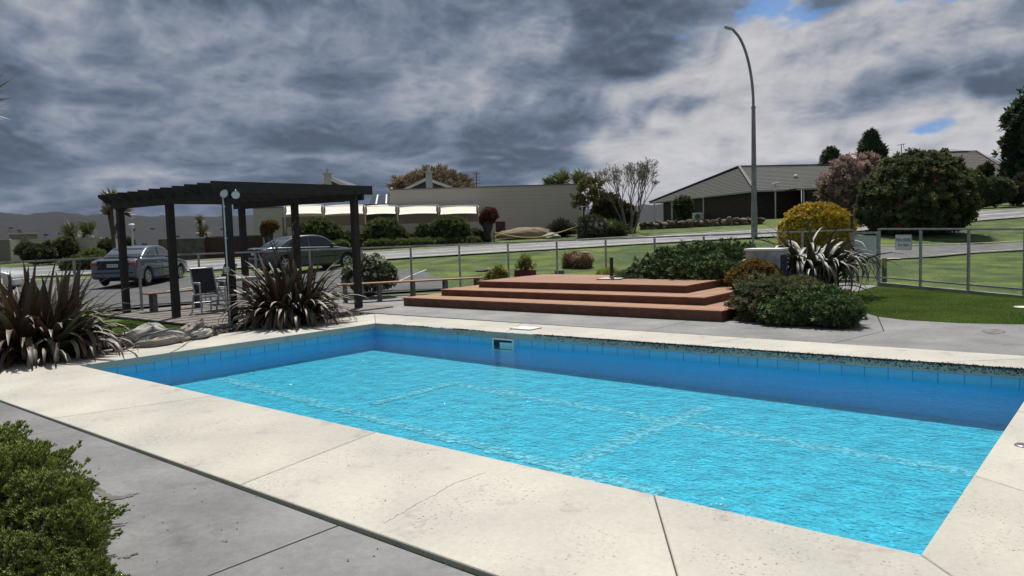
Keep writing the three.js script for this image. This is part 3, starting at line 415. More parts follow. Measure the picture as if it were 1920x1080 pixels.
function foliage(parent, name, blobs, count, size, geo, palette, o = {}) {
  const { shell = [.80, 1.02], up = .35, minY = -1e9, rough = .14, mtl = mLeaf, ns = 2.2, cull = .86, bias = 0, stray = .05 } = o;
  const im = new THREE.InstancedMesh(geo, mtl, count), m = new THREE.Matrix4(), q = new THREE.Quaternion(), q2 = new THREE.Quaternion(), Y = V(0, 1, 0), col = new THREE.Color();
  const wt = blobs.map(b => b.r[0] * b.r[1] + b.r[1] * b.r[2] + b.r[0] * b.r[2]), tot = wt.reduce((a, b) => a + b, 0); const s0 = rr(0, 50);
  let k = 0, tries = 0;
  while (k < count && tries++ < count * 30) {
    let w = rnd() * tot, bi = 0; while (w > wt[bi] && bi < blobs.length - 1) w -= wt[bi++]; const b = blobs[bi];
    const z = rr(-1, 1), a = rr(0, 6.2832), s = Math.sqrt(1 - z * z), d = V(s * Math.cos(a), z, s * Math.sin(a));
    if (bias && d.y < -bias && rnd() < .8) continue;
    const f = rr(shell[0], shell[1]) * (rnd() < stray ? rr(1.04, 1.16) : 1) * (1 + rough * 2 * fbm(d.x * ns + s0 + bi, d.y * ns, d.z * ns, 3)), p = V(b.c.x + d.x * b.r[0] * f, b.c.y + d.y * b.r[1] * f, b.c.z + d.z * b.r[2] * f);
    if (p.y < minY) continue;
    let inside = false; for (let j = 0; j < blobs.length && !inside; j++) if (j !== bi) { const B = blobs[j]; inside = ((p.x - B.c.x) / B.r[0]) ** 2 + ((p.y - B.c.y) / B.r[1]) ** 2 + ((p.z - B.c.z) / B.r[2]) ** 2 < cull * cull; } if (inside) continue;
    const n = V(d.x / b.r[0], d.y / b.r[1], d.z / b.r[2]).normalize().lerp(Y, up).add(V(rr(-.35, .35), rr(-.35, .35), rr(-.35, .35))).normalize();
    q.setFromUnitVectors(Y, n); q2.setFromAxisAngle(Y, rr(0, 6.28)); q.multiply(q2); const sc = size * (.5 + Math.pow(rnd(), 1.3) * 1.0); m.compose(p, q, V(sc, sc, sc)); im.setMatrixAt(k, m);
    const i0 = Math.floor(rnd() * palette.length), patch = .85 + .35 * fbm(p.x * 1.7 + s0, p.y * 1.7, p.z * 1.7, 2) + rr(-.14, .14); col.copy(palette[i0]).multiplyScalar(Math.max(.4, patch)); im.setColorAt(k, col); k++;
  }
  im.count = k; im.name = name; im.userData.kind = 'stuff'; im.castShadow = im.receiveShadow = true; parent.add(im); return im;
}
function lump(blobs, k, det = 2) { return merge(blobs.map(b => { const g = new THREE.IcosahedronGeometry(1, det), p = g.attributes.position; for (let i = 0; i < p.count; i++) { const v = V().fromBufferAttribute(p, i), f = k * (1 + .2 * fbm(v.x * 2, v.y * 2, v.z * 2, 2)); p.setXYZ(i, b.c.x + v.x * b.r[0] * f, b.c.y + v.y * b.r[1] * f, b.c.z + v.z * b.r[2] * f); } g.computeVertexNormals(); g.deleteAttribute('uv'); return g; })); }
// several stems from the foot to each mound
function stems(foot, blobs, r) { return merge(blobs.flatMap(b => [0, 1, 2].map(i => { const e = b.c.clone().add(V(b.r[0] * rr(-.5, .5), b.r[1] * rr(.0, .5), b.r[2] * rr(-.5, .5))), f = foot.clone().add(V(rr(-r, r) * 3, 0, rr(-r, r) * 3)); return bar(f, e, r, r * .35, 6); }))); }
const at = (o, p) => V(p.x - o.x, p.y - o.y, p.z - o.z);
function shrub(name, label, foot, blobs, layers, o = {}) {      // blobs are relative to the foot
  const t = thing(name, label, o.category || 'shrub', foot, 0, o.group);
  part('stem', stems(V(0, 0, 0), blobs, o.stem || .014), mTwig, t); if (o.core !== 0) part('branches', lump(blobs, o.core || .74), mTwig, t);
  layers.forEach(l => foliage(t, l[0], blobs, l[1], l[2], l[3], l[4], { minY: .02, ...(l[5] || {}) }));
  return t;
}
const B = (x, y, z, rx, ry = rx, rz = rx) => ({ c: V(x, y, z), r: [rx, ry, rz] });
// blob written by photo column/row and depth, relative to a foot
const PB = (foot, px, py, d, wpx, hpx, dz) => { const p = D(px, py, d); return { c: at(foot, p), r: [wpx * d / FOCAL, hpx * d / FOCAL, dz ?? wpx * d / FOCAL] }; };

// ---- flax: every strap leaf a part of its own
function strapGeo(L, W, lift, droop, tw) {
  const n = 9, pos = [], idx = []; let x = 0, y = 0, a = lift;
  for (let i = 0; i <= n; i++) { const t = i / n, w = W * (t < .15 ? .55 + 3 * t : Math.pow(1 - t, .62) * 1.1) + .0008, c = Math.cos(tw * t), s = Math.sin(tw * t); pos.push(x - s * .0, y + .28 * w, -w, x, y - .10 * w, 0, x, y + .28 * w + s * w * .3, w); const st = L / n; x += Math.cos(a) * st; y += Math.sin(a) * st; a -= droop * (.25 + 1.8 * t * t) * 3 / n; if (i < n) { const o = i * 3; idx.push(o, o + 1, o + 3, o + 1, o + 4, o + 3, o + 1, o + 2, o + 4, o + 2, o + 5, o + 4); } }
  const g = new THREE.BufferGeometry(); g.setAttribute('position', new THREE.Float32BufferAttribute(pos, 3)); g.setIndex(idx); g.computeVertexNormals(); return g;
}
const flaxMat = (r, g, b, ro = .52) => phys(r, g, b, ro, { side: THREE.DoubleSide, transmission: .12, thickness: 0 });
const mFlaxBronze = [flaxMat(.060, .034, .022), flaxMat(.085, .047, .028), flaxMat(.042, .034, .018), flaxMat(.11, .062, .034), flaxMat(.055, .056, .024), flaxMat(.075, .042, .026), flaxMat(.05, .03, .02), flaxMat(.15, .14, .075, .55)];
const mFlaxStripe = [flaxMat(.042, .046, .028), flaxMat(.055, .062, .036), flaxMat(.075, .08, .05), flaxMat(.035, .042, .022), flaxMat(.10, .105, .07), flaxMat(.06, .055, .035)];
const straps = []; for (let i = 0; i < 14; i++) { const u = i / 13; straps.push(strapGeo(1, .034, lerp(1.45, .55, u) + rr(-.05, .05), lerp(.10, 1.5, u) * rr(.75, 1.2), rr(-.8, .8))); }
for (let i = 0; i < 5; i++) straps.push(strapGeo(1, .036, rr(.9, 1.3), rr(1.7, 2.5), rr(-.6, .6)));
const arches = []; for (let i = 0; i < 10; i++) arches.push(strapGeo(1, .036, rr(1.1, 1.5), rr(1.0, 1.9), rr(-.6, .6)));
function flax(label, foot, H, R, n, mats, o = {}) {
  const f = thing('flax_plant', label, 'flax', foot, 0, 'flax plants by the pool');
  const fans = o.fans || 7, fp = []; for (let i = 0; i < fans; i++) { const a = i * 2.4, r = R * .36 * Math.sqrt(i / fans); fp.push([Math.cos(a) * r * (o.sx || 1), Math.sin(a) * r]); }
  for (let i = 0; i < n; i++) {
    const k = Math.pow(rnd(), o.pow || .9), gi = rnd() < (o.fold || .12) ? 14 + Math.floor(rnd() * 5) : Math.min(13, Math.floor(k * 14)), p = fp[i % fans], a = rr(0, 6.2832);
    const m = part('leaf', o.arch && rnd() < .75 ? arches[Math.floor(rnd() * 10)] : straps[gi], mats[Math.floor(rnd() * mats.length)], f), out = Math.atan2(p[1], p[0]); m.position.set(p[0] + rr(-.06, .06), 0, p[1] + rr(-.06, .06)); m.rotation.y = rnd() < .6 && (p[0] || p[1]) ? -(out + rr(-1.2, 1.2)) : a; const s = H * rr(.72, 1.12) * (gi > 9 ? .92 : 1); m.scale.set(s, s, s * rr(.8, 1.5) / Math.max(.6, s) * (o.w || 1) * .9 + .2);
  }
  part('leaf_base', merge(fp.map(p => cyl(.06, .025, .22, p[0], -.02, p[1], 8))), mFlaxBronze[2], f);
  if (o.stalks) for (let i = 0; i < o.stalks; i++) { const a = rr(0, 6.28), t = V(Math.cos(a) * .35, H * rr(1.15, 1.4), Math.sin(a) * .35), q = part('flower_stalk', tube([V(0, .2, 0), V(t.x * .3, H * .7, t.z * .3), t], .008, 12, 5), mTwig, f); const c = part('seed_pods', merge([0, 1, 2, 3, 4, 5].map(i => bar(t.clone().multiplyScalar(.8 + i * .035), t.clone().multiplyScalar(.8 + i * .035).add(V(rr(-.08, .08), rr(.02, .08), rr(-.08, .08))), .009, .006, 5))), mTwig, q); }
  return f;
}
flax('large bronze flax with drooping olive leaves beside the driftwood', G(72, 668).setY(-.02), 1.36, 1.2, 430, mFlaxBronze, { fans: 19, pow: .8, sx: 1.15, fold: .2, w: 1.5 });
flax('smaller bronze flax in front of the pergola post and coping', G(545, 606).setY(-.02), 1.36, .95, 420, mFlaxBronze, { fans: 15, pow: .75, fold: .14, stalks: 3, w: 1.35 });
flax('grey green striped flax with arching leaves beside the heat pump', D(1515, 552, 16.6).setY(0), 1.95, 1.0, 300, mFlaxStripe, { fans: 15, pow: .7, fold: .3, w: 1.5, arch: 1 });

// ---- shrubs near the pool
const palCord = pal([.24, .285, .05], [.16, .21, .04], [.11, .155, .032], [.20, .24, .042]), palDark = pal([.045, .075, .022], [.06, .095, .028], [.035, .06, .02], [.075, .11, .03]), palJun = pal([.10, .165, .045], [.07, .125, .036], [.14, .20, .05], [.055, .095, .032]);
{ const k = .86, f = D(-90, 1100, 4.25 * k).setY(-.02), q = (px, py, d, w, h) => PB(f, px, py, d * k, w, h); const bl = [q(-130, 1015, 4.4, 260, 180), q(0, 912, 4.5, 84, 66), q(58, 968, 4.3, 92, 72), q(108, 1022, 4.15, 70, 68), q(48, 1090, 4.0, 112, 90), q(142, 1092, 4.0, 56, 62), q(-70, 870, 4.8, 110, 55), q(5, 1080, 3.85, 90, 70), q(120, 1150, 3.9, 100, 90), q(-10, 1180, 3.8, 150, 110)];
  shrub('dwarf_conifer', 'dense bright green dwarf conifer on the near grey concrete', f, bl, [['foliage', 62000, .0205, G_CORD, palCord, { mtl: mNeedle, shell: [.88, 1.02], rough: .34, ns: 5, up: .25, cull: .92, stray: 0 }]], { core: .87 }); }
{ const f = G(1455, 600); shrub('leafy_shrub', 'brownish green leafy shrub at the right end of the platform', f, [B(0, .29, 0, .58, .32, .48), B(-.36, .30, -.25, .42, .34, .42), B(.45, .24, -.35, .48, .28, .4), B(.12, .40, -.45, .44, .23, .38), B(.75, .20, -.7, .3, .22, .3)], [['foliage', 7800, .055, G_SMALL, pal([.15, .16, .06], [.11, .13, .05], [.19, .18, .09], [.08, .105, .04], [.21, .17, .105]), { rough: .34, ns: 4, stray: .12 }]], { core: .72 }); }
{ const f = G(1520, 608); shrub('low_juniper', 'low spreading green juniper on the paving beside the lawn', f, [B(-.08, .24, -.1, .55, .24, .42), B(.36, .20, .02, .36, .2, .36), B(-.35, .18, .10, .36, .2, .32), B(.1, .30, -.25, .42, .22, .4)], [['foliage', 6800, .064, G_NEEDLE, palJun, { mtl: mNeedle, rough: .4, ns: 4, stray: .12 }]], { core: .78 }); }
{ const f = D(1290, 520, 17.6).setY(0); const b = (px, py, w, h, d = 17.6) => PB(f, px, py, d, w, h, w * d / FOCAL * .8); shrub('spreading_juniper', 'broad dark green juniper mounded behind the timber platform', f, [b(1330, 497, 72, 36), b(1270, 503, 62, 34, 17.2), b(1385, 493, 42, 30, 18.4), b(1310, 520, 90, 34, 16.9), b(1246, 516, 40, 28, 17), b(1395, 515, 50, 40, 17.6)], [['foliage', 13000, .095, G_NEEDLE, palJun, { mtl: mNeedle, rough: .42, ns: 4, stray: .1 }]], { core: .80 }); }
{ const f = D(1190, 520, 17.4).setY(0); const b = (px, py, w, h, d = 17.4) => PB(f, px, py, d, w, h, .45); shrub('leafy_shrub', 'low grey green leafy shrub behind the umbrella stand', f, [b(1206, 522, 34, 24), b(1182, 528, 22, 18), b(1232, 514, 30, 26)], [['foliage', 3800, .06, G_SMALL, pal([.10, .12, .055], [.07, .09, .04], [.13, .145, .07]), { rough: .25, ns: 4 }]], { core: .7 }); }
{ const f = D(1420, 525, 15.2).setY(0); const b = (px, py, w, h) => PB(f, px, py, 15.2, w, h, .3); shrub('bronze_shrub', 'orange bronze leafed shrub in front of the heat pump', f, [b(1418, 512, 32, 22), b(1395, 522, 26, 18), b(1446, 520, 18, 18), b(1420, 550, 36, 36)], [['foliage', 3600, .055, G_SMALL, pal([.27, .17, .035], [.20, .14, .03], [.14, .12, .03], [.32, .19, .05]), { rough: .25, ns: 4 }]], { core: .7 }); }
{ const f = T(1531, 29); const b = (px, py, w, h) => PB(f, px, py, 29, w, h, w * .8 * 29 / FOCAL); shrub('golden_conifer', 'clipped golden yellow conifer dome behind the striped flax', f, [b(1531, 436, 66, 53), b(1500, 450, 38, 40), b(1565, 450, 34, 42)], [['foliage', 16000, .10, G_NEEDLE, pal([.62, .42, .025], [.50, .36, .025], [.68, .46, .03], [.32, .29, .035]), { mtl: mNeedle, rough: .10, ns: 5, up: .5, stray: 0 }]], { core: .88 }); }
{ const f = G(694, 556); const bl = [B(.0, .68, 0, .56, .36, .5), B(-.35, .55, .1, .36, .32, .36), B(.42, .52, -.05, .36, .30, .4)]; const s = shrub('flowering_shrub', 'rounded shrub covered in small white flowers behind the long bench', f, bl, [['foliage', 3400, .06, G_SMALL, pal([.10, .15, .05], [.07, .11, .04], [.14, .18, .08]), { rough: .2, bias: .3 }], ['flowers', 900, .038, G_BROAD, pal([.72, .72, .58], [.62, .64, .48]), { shell: [.98, 1.07], bias: -.1, rough: .2 }]], { core: .55, stem: .012 });
  part('bare_twigs', merge(Array.from({ length: 46 }, () => { const a = rr(0, 6.28), r = rr(.2, .62); return bar(V(rr(-.08, .08), 0, rr(-.08, .08)), V(Math.cos(a) * r, rr(.3, .55), Math.sin(a) * r), .009, .004, 5); })), mPaleBark, s); }
{ // potted plants behind the platform
  const f = V(-1.42, .178, -11.25), t = thing('planter_box', 'dark red planter box with sparse leafy plant behind the platform', 'planter', f, .1); part('box', box(.50, .22, .26, 0, .30, 0, .008), mat(.10, .022, .024, .6), t); part('stand', box(.46, .19, .22, 0, .095, 0), mat(.06, .03, .03, .7), t); foliage(t, 'foliage', [B(0, .55, 0, .24, .2, .14)], 170, .10, G_NARROW, pal([.2, .26, .06], [.3, .32, .10], [.12, .18, .05]), { shell: [.2, 1] }); part('stem', stems(V(0, .4, 0), [B(0, .6, 0, .2, .2, .1)], .008), mTwig, t);
  const f2 = V(-1.86, .178, -10.6); shrub('variegated_plant', 'yellow and green variegated plant on the platform step', f2, [B(0, .20, 0, .24, .2, .2), B(.12, .32, 0, .16, .16, .16)], [['foliage', 620, .075, G_SMALL, pal([.42, .42, .10], [.22, .28, .06], [.50, .46, .16], [.12, .18, .05])]], { core: .5, category: 'plant' });
  const f3 = V(.35, 0, -12.35); shrub('variegated_plant', 'small yellow green plant low behind the umbrella stand platform edge', f3, [B(0, .42, 0, .3, .12, .15)], [['foliage', 260, .08, G_NARROW, pal([.40, .42, .08], [.28, .34, .06])]], { core: .4, category: 'plant' });
}
// ---- the planting bed: bark, driftwood, hose
{
  const bed = struct('planting_bed', 'dark bark and gravel bed beside the left coping', 'garden bed', prism([[-1.34, 1.3], [-1.29, -6.1], [-1.95, -6.2], [-1.98, -3.3], [-2.6, -2.5], [-2.4, -.6], [-4.8, .4], [-5.5, 1.8]], -.1, -.012), mat(.085, .072, .06, .98, { map: rep(texFine, .8), bumpMap: rep(texBump, .35), bumpScale: .04 }));
  const N = 5200, im = new THREE.InstancedMesh(new THREE.DodecahedronGeometry(1, 0), mat(1, 1, 1, .95), N), m = new THREE.Matrix4(), c = new THREE.Color(); im.name = 'bark_chips'; im.userData.kind = 'stuff';
  for (let i = 0; i < N; i++) { const z = rr(-6.1, 1.0), x = -1.34 - Math.abs(rr(0, 1) * (z < -3.3 ? .6 : z < -2.4 ? .9 : z < 0 ? 1.0 : 2.4)); m.compose(V(x, -.008, z), new THREE.Quaternion().setFromEuler(new THREE.Euler(rr(0, 6), rr(0, 6), 0)), V(rr(.012, .045), rr(.006, .018), rr(.01, .03))); im.setMatrixAt(i, m); const k = rr(.5, 1.5); im.setColorAt(i, c.setRGB(.13 * k, .11 * k, .095 * k)); } bed.add(im);
  const wm = [mat(.46, .44, .41, .9, { map: rep(texStreak, .5) }), mat(.33, .29, .255, .9, { map: rep(texStreak, .4) })];
  const log = (name, label, pts, r, k, ry = 1) => {    // a gnarled tapering trunk
    const cv = new THREE.CatmullRomCurve3(pts), n = 44, m = 24, g = new THREE.BufferGeometry(), pos = [], idx = [], fr = cv.computeFrenetFrames(n), s0 = rr(0, 20); const o = pts[0];
    for (let i = 0; i <= n; i++) { const t = i / n, p = cv.getPoint(t), R = r(t); for (let j = 0; j < m; j++) { const a = j / m * 6.2832, f = R * (1 + .55 * fbm(Math.cos(a) * 1.8 + s0, Math.sin(a) * 1.8, t * 4, 4) + .13 * Math.sin(a * 7 + t * 7 + s0)), v = p.clone().addScaledVector(fr.normals[i], Math.cos(a) * f).addScaledVector(fr.binormals[i], Math.sin(a) * f); pos.push(v.x - o.x, (v.y - o.y), v.z - o.z); } }
    for (let i = 0; i < n; i++) for (let j = 0; j < m; j++) { const a = i * m + j, b = i * m + (j + 1) % m; idx.push(a, b, a + m, b, b + m, a + m); }
    g.setAttribute('position', new THREE.Float32BufferAttribute(pos, 3)); g.setIndex(idx); g.computeVertexNormals(); const w = mUV(g); w.computeVertexNormals(); const t = thing(name, label, 'driftwood', o); part('trunk', toCreasedNormals(w, .35), wm[k], t);
    const knots = merge([.25, .55, .8].map(u => { const p = cv.getPoint(u), q = p.clone().add(V(rr(-.08, .08), r(u) * 1.15, rr(-.06, .06))); return bar(at(o, p), at(o, q), r(u) * .5, r(u) * .2, 7); })); part('branch_stub', knots, wm[k], t); return t;
  };
  const p = (x, y, h) => G(x, y, h);
  log('driftwood_log', 'bleached white driftwood log lying in the bed by the coping', [p(212, 640, .06), p(245, 637, .10), p(282, 624, .17), p(310, 626, .15), p(345, 632, .08)], t => lerp(.06, .13, Math.sin(Math.min(1, t * 1.25) * Math.PI)) + .015, 0);
  log('driftwood_log', 'brown weathered driftwood log leaning towards the timber deck', [p(318, 634, .06), p(340, 624, .13), p(362, 615, .17), p(384, 610, .20)], t => .05 + .055 * t, 1);
  log('driftwood_log', 'dark split driftwood slab lying below the bleached log', [p(250, 649, .03), p(290, 643, .06), p(330, 636, .06), p(352, 634, .04)], t => .05 + .02 * Math.sin(t * 3.1), 1);
  log('driftwood_log', 'short grey driftwood chunk at the end of the log pile', [p(352, 633, .04), p(375, 627, .08), p(395, 621, .07)], t => .045 + .03 * Math.sin(t * 3.1), 0);
  const hs = thing('garden_hose', 'dark green hose draped over the driftwood', 'hose', V(0, 0, 0)); part('hose', tube([p(236, 652, .02), p(256, 640, .16), p(275, 629, .30), p(300, 622, .33), p(330, 616, .32), p(345, 622, .22), p(360, 630, .08), p(390, 631, .02), p(420, 622, .02), p(455, 614, .03), p(470, 606, .08)], .014, 70, 7), mat(.03, .045, .038, .5), hs); part('nozzle', bar(p(236, 652, .02), p(231, 655, .02), .02, .012, 8), mat(.2, .2, .2, .4), hs);
  const pp = thing('metal_pipe', 'short silver metal pipe standing beside the flax', 'metal pipe', G(195, 652)); part('body', cyl(.028, .028, .16, 0, 0, 0, 14), mat(.5, .5, .5, .3, { metalness: .8 }), pp); part('cap', cyl(.034, .034, .02, 0, .16, 0, 14), mat(.6, .6, .6, .3, { metalness: .8 }), pp);  // metal pipe upright in the bed, no lamp
  // loose rocks and debris where the bed meets the deck
  for (let i = 0; i < 14; i++) { const q = G(rr(392, 520), rr(612, 618)); const g = new THREE.IcosahedronGeometry(rr(.03, .075), 1), a = g.attributes.position; for (let k = 0; k < a.count; k++) { const v = V().fromBufferAttribute(a, k); v.multiplyScalar(1 + .5 * fbm(v.x * 18 + i, v.y * 18, v.z * 18, 2)); a.setXYZ(k, v.x, v.y * .6, v.z); } g.computeVertexNormals(); const t = new THREE.Mesh(mUV(g), wm[1]); t.name = numbered('bed_stone'); t.position.set(q.x - .12, .02, q.z); t.userData = { label: 'small grey brown stone in the bed below the bronze flax', category: 'stone', group: 'stones in the bed' }; scene.add(t); }
}
{ // mown grass: blades where the lawn is near
  const gl = leafGeo(7, 1, .07, .3, 1.0), N = 52000, im = new THREE.InstancedMesh(gl, mLeaf, N), m = new THREE.Matrix4(), c = new THREE.Color(); im.name = 'lawn_grass'; im.userData = { kind: 'stuff', label: 'short mown grass blades on the pool lawn', category: 'grass' };
  const lawn = [[1590, 578], [1645, 594], [1700, 601], [1800, 606.5], [1960, 609], [2200, 600], [1960, 558], [1838, 549], [1648, 534], [1572, 555]].map(p => G(...p)), patch = [[190, 634], [205, 606], [238, 598], [345, 611], [330, 617], [290, 622], [215, 642]].map(p => G(...p));
  const inP = (P, x, z) => { let r = false; for (let i = 0, j = P.length - 1; i < P.length; j = i++) if ((P[i].z > z) !== (P[j].z > z) && x < (P[j].x - P[i].x) * (z - P[i].z) / (P[j].z - P[i].z) + P[i].x) r = !r; return r; };
  let k = 0; while (k < N) { const A = k % 9 ? lawn : patch, x0 = Math.min(...A.map(p => p.x)), x1 = Math.max(...A.map(p => p.x)), z0 = Math.min(...A.map(p => p.z)), z1 = Math.max(...A.map(p => p.z)), x = rr(x0, x1), z = rr(z0, z1); if (!inP(A, x, z)) continue; const s = rr(.018, .034); m.compose(V(x, -.036, z), new THREE.Quaternion().setFromEuler(new THREE.Euler(rr(-.3, .3), rr(0, 6.28), rr(-.3, .3))), V(s * 1.5, s, s * 1.5)); im.setMatrixAt(k, m); const q = .85 + .5 * fbm(x * .9, z * .9, 3, 3) + rr(-.2, .2), dry = rnd() < .07; im.setColorAt(k, dry ? c.setRGB(.2 * q, .17 * q, .07 * q) : c.setRGB(.15 * q, .245 * q, .040 * q)); k++; }
  scene.add(im);
  const Q = 150, li = new THREE.InstancedMesh(leafGeo(1, 1, .3, .1, .05), mat(1, 1, 1, .9, { side: THREE.DoubleSide }), Q); for (let i = 0; i < Q; i++) { const far = i % 3, p = far === 0 ? G(rr(180, 900), rr(830, 1075)) : far === 1 ? V(rr(-1.3, -.05), 0, rr(-5, .8)) : V(rr(-1, 9.5), 0, rr(-7.6, -5.3)); if (p.z > -5.1 && p.z < .15 && p.x > 0) p.z = rr(.25, 1.3); m.compose(V(p.x, .004, p.z), new THREE.Quaternion().setFromEuler(new THREE.Euler(rr(-.2, .2), rr(0, 6.28), rr(-.2, .2))), V(1, 1, 1).multiplyScalar(rr(.008, .024))); li.setMatrixAt(i, m); li.setColorAt(i, c.setRGB(.16, .11, .06).multiplyScalar(rr(.4, 1.3))); } li.name = 'leaf_litter'; li.userData = { kind: 'stuff', label: 'tiny dry leaves and grit scattered on the paving', category: 'litter' }; scene.add(li);
}
// ------------------------------------------------------------------ hills, buildings, street furniture beyond the fence
function site(name, label, category, px, d, group) { const h = hAt(px, d), x = (px - 960) / FOCAL * d, g = thing(name, label, category, toW(x, h, -d), YAW, group); return { g, L: (a, b, dd = d) => { const p = C(a, b, dd); return V(p.x - x, p.y - h, p.z + d); }, base: h }; }
{ // far hills
  const mHill = mat(.007, .010, .010, 1, { map: rep(tile(512, (u, v) => .55 + .9 * torus(u, v, 6, 5, 4.2, .65)), 900) });  // near-black tone holds the cloud shadow lying over the hills
  const cols = span(-1500, 3300, 9), rows = 10, pos = [], idx = [];
  const top = pw([[-1500, 50], [-200, 58], [0, 64], [60, 57], [110, 62], [170, 52], [220, 55], [300, 46], [360, 46], [420, 42], [480, 44], [700, 38], [1000, 34], [1240, 40], [1800, 30], [3300, 30]]);
  cols.forEach(px => { for (let k = 0; k <= rows; k++) { const t = k / rows, d = lerp(1300, 3400, t), x = (px - 960) / FOCAL * d, ridge = top(px) * d / FOCAL; const n = fbm(px * .012, t * 3, 1.2, 4), tr = k >= rows - 2 ? Math.max(0, fbm(px * .09, 2.2, k, 3)) * 22 + Math.max(0, fbm(px * .03, 8, 0, 2)) * 16 : fbm(px * .05, t * 9, 5, 3) * 10; const y = -60 + (ridge + 60) * Math.pow(sstep(0, 1.02, t), .85) + n * 26 * t * (1 - t) * 3 + tr; const p = toW(x, y, -d); pos.push(p.x, p.y, p.z); } });
  for (let i = 0; i < cols.length - 1; i++) for (let k = 0; k < rows; k++) { const q = i * (rows + 1) + k; idx.push(q, q + rows + 1, q + 1, q + 1, q + rows + 1, q + rows + 2); }
  const g = new THREE.BufferGeometry(); g.setAttribute('position', new THREE.Float32BufferAttribute(pos, 3)); g.setIndex(idx); const u = mUV(g); u.computeVertexNormals(); struct('hills', 'dark wooded hills across the valley', 'hills', toCreasedNormals(mergeVertices(u), .6), mHill);
  const t = []; for (let i = 0; i < 46; i++) { const px = rr(-60, 480), d = rr(1500, 2600), k = (d - 1300) / 2100, y = -60 + (top(px) * d / FOCAL + 60) * Math.pow(sstep(0, 1.02, k), .85) + 8, p = toW((px - 960) / FOCAL * d, y, -d), w = rr(6, 16); t.push(box(w, rr(4, 8), rr(6, 10), p.x, p.y, p.z)); }
  const far = new THREE.Mesh(merge(t), mat(.12, .12, .12, .9)); far.name = 'far_town'; far.userData = { kind: 'stuff', label: 'scattered pale roofs of a town on the wooded hills', category: 'town' }; scene.add(far);
}
// boards lapped like weatherboard between two points of a wall's foot
function boards(a, b, y0, y1, step, tilt = .028) { const d = b.clone().sub(a), L = Math.hypot(d.x, d.z), an = Math.atan2(-d.z, d.x), out = []; for (let y = y0; y < y1 - .02; y += step) { const h = Math.min(step, y1 - y), g = new THREE.BoxGeometry(L, h + .012, .02); g.rotateX(-tilt / h * .5); g.translate(L / 2, y + h / 2, .012); g.rotateY(an); g.translate(a.x, 0, a.z); out.push(g); } return mUV(merge(out)); }
const quadG = (a, b, c, d, th = .05) => { const n = V().crossVectors(b.clone().sub(a), d.clone().sub(a)).normalize().multiplyScalar(-th), A = [a, b, c, d], Bq = A.map(p => p.clone().add(n)), t = [], P = (x, y, z) => t.push(...[x, y, z].flatMap(p => [p.x, p.y, p.z])); P(a, b, c); P(a, c, d); P(Bq[0], Bq[2], Bq[1]); P(Bq[0], Bq[3], Bq[2]); for (let i = 0; i < 4; i++) { const j = (i + 1) % 4; P(A[i], Bq[i], Bq[j]); P(A[i], Bq[j], A[j]); } const g = new THREE.BufferGeometry(); g.setAttribute('position', new THREE.Float32BufferAttribute(t, 3)); g.computeVertexNormals(); return mUV(g); };
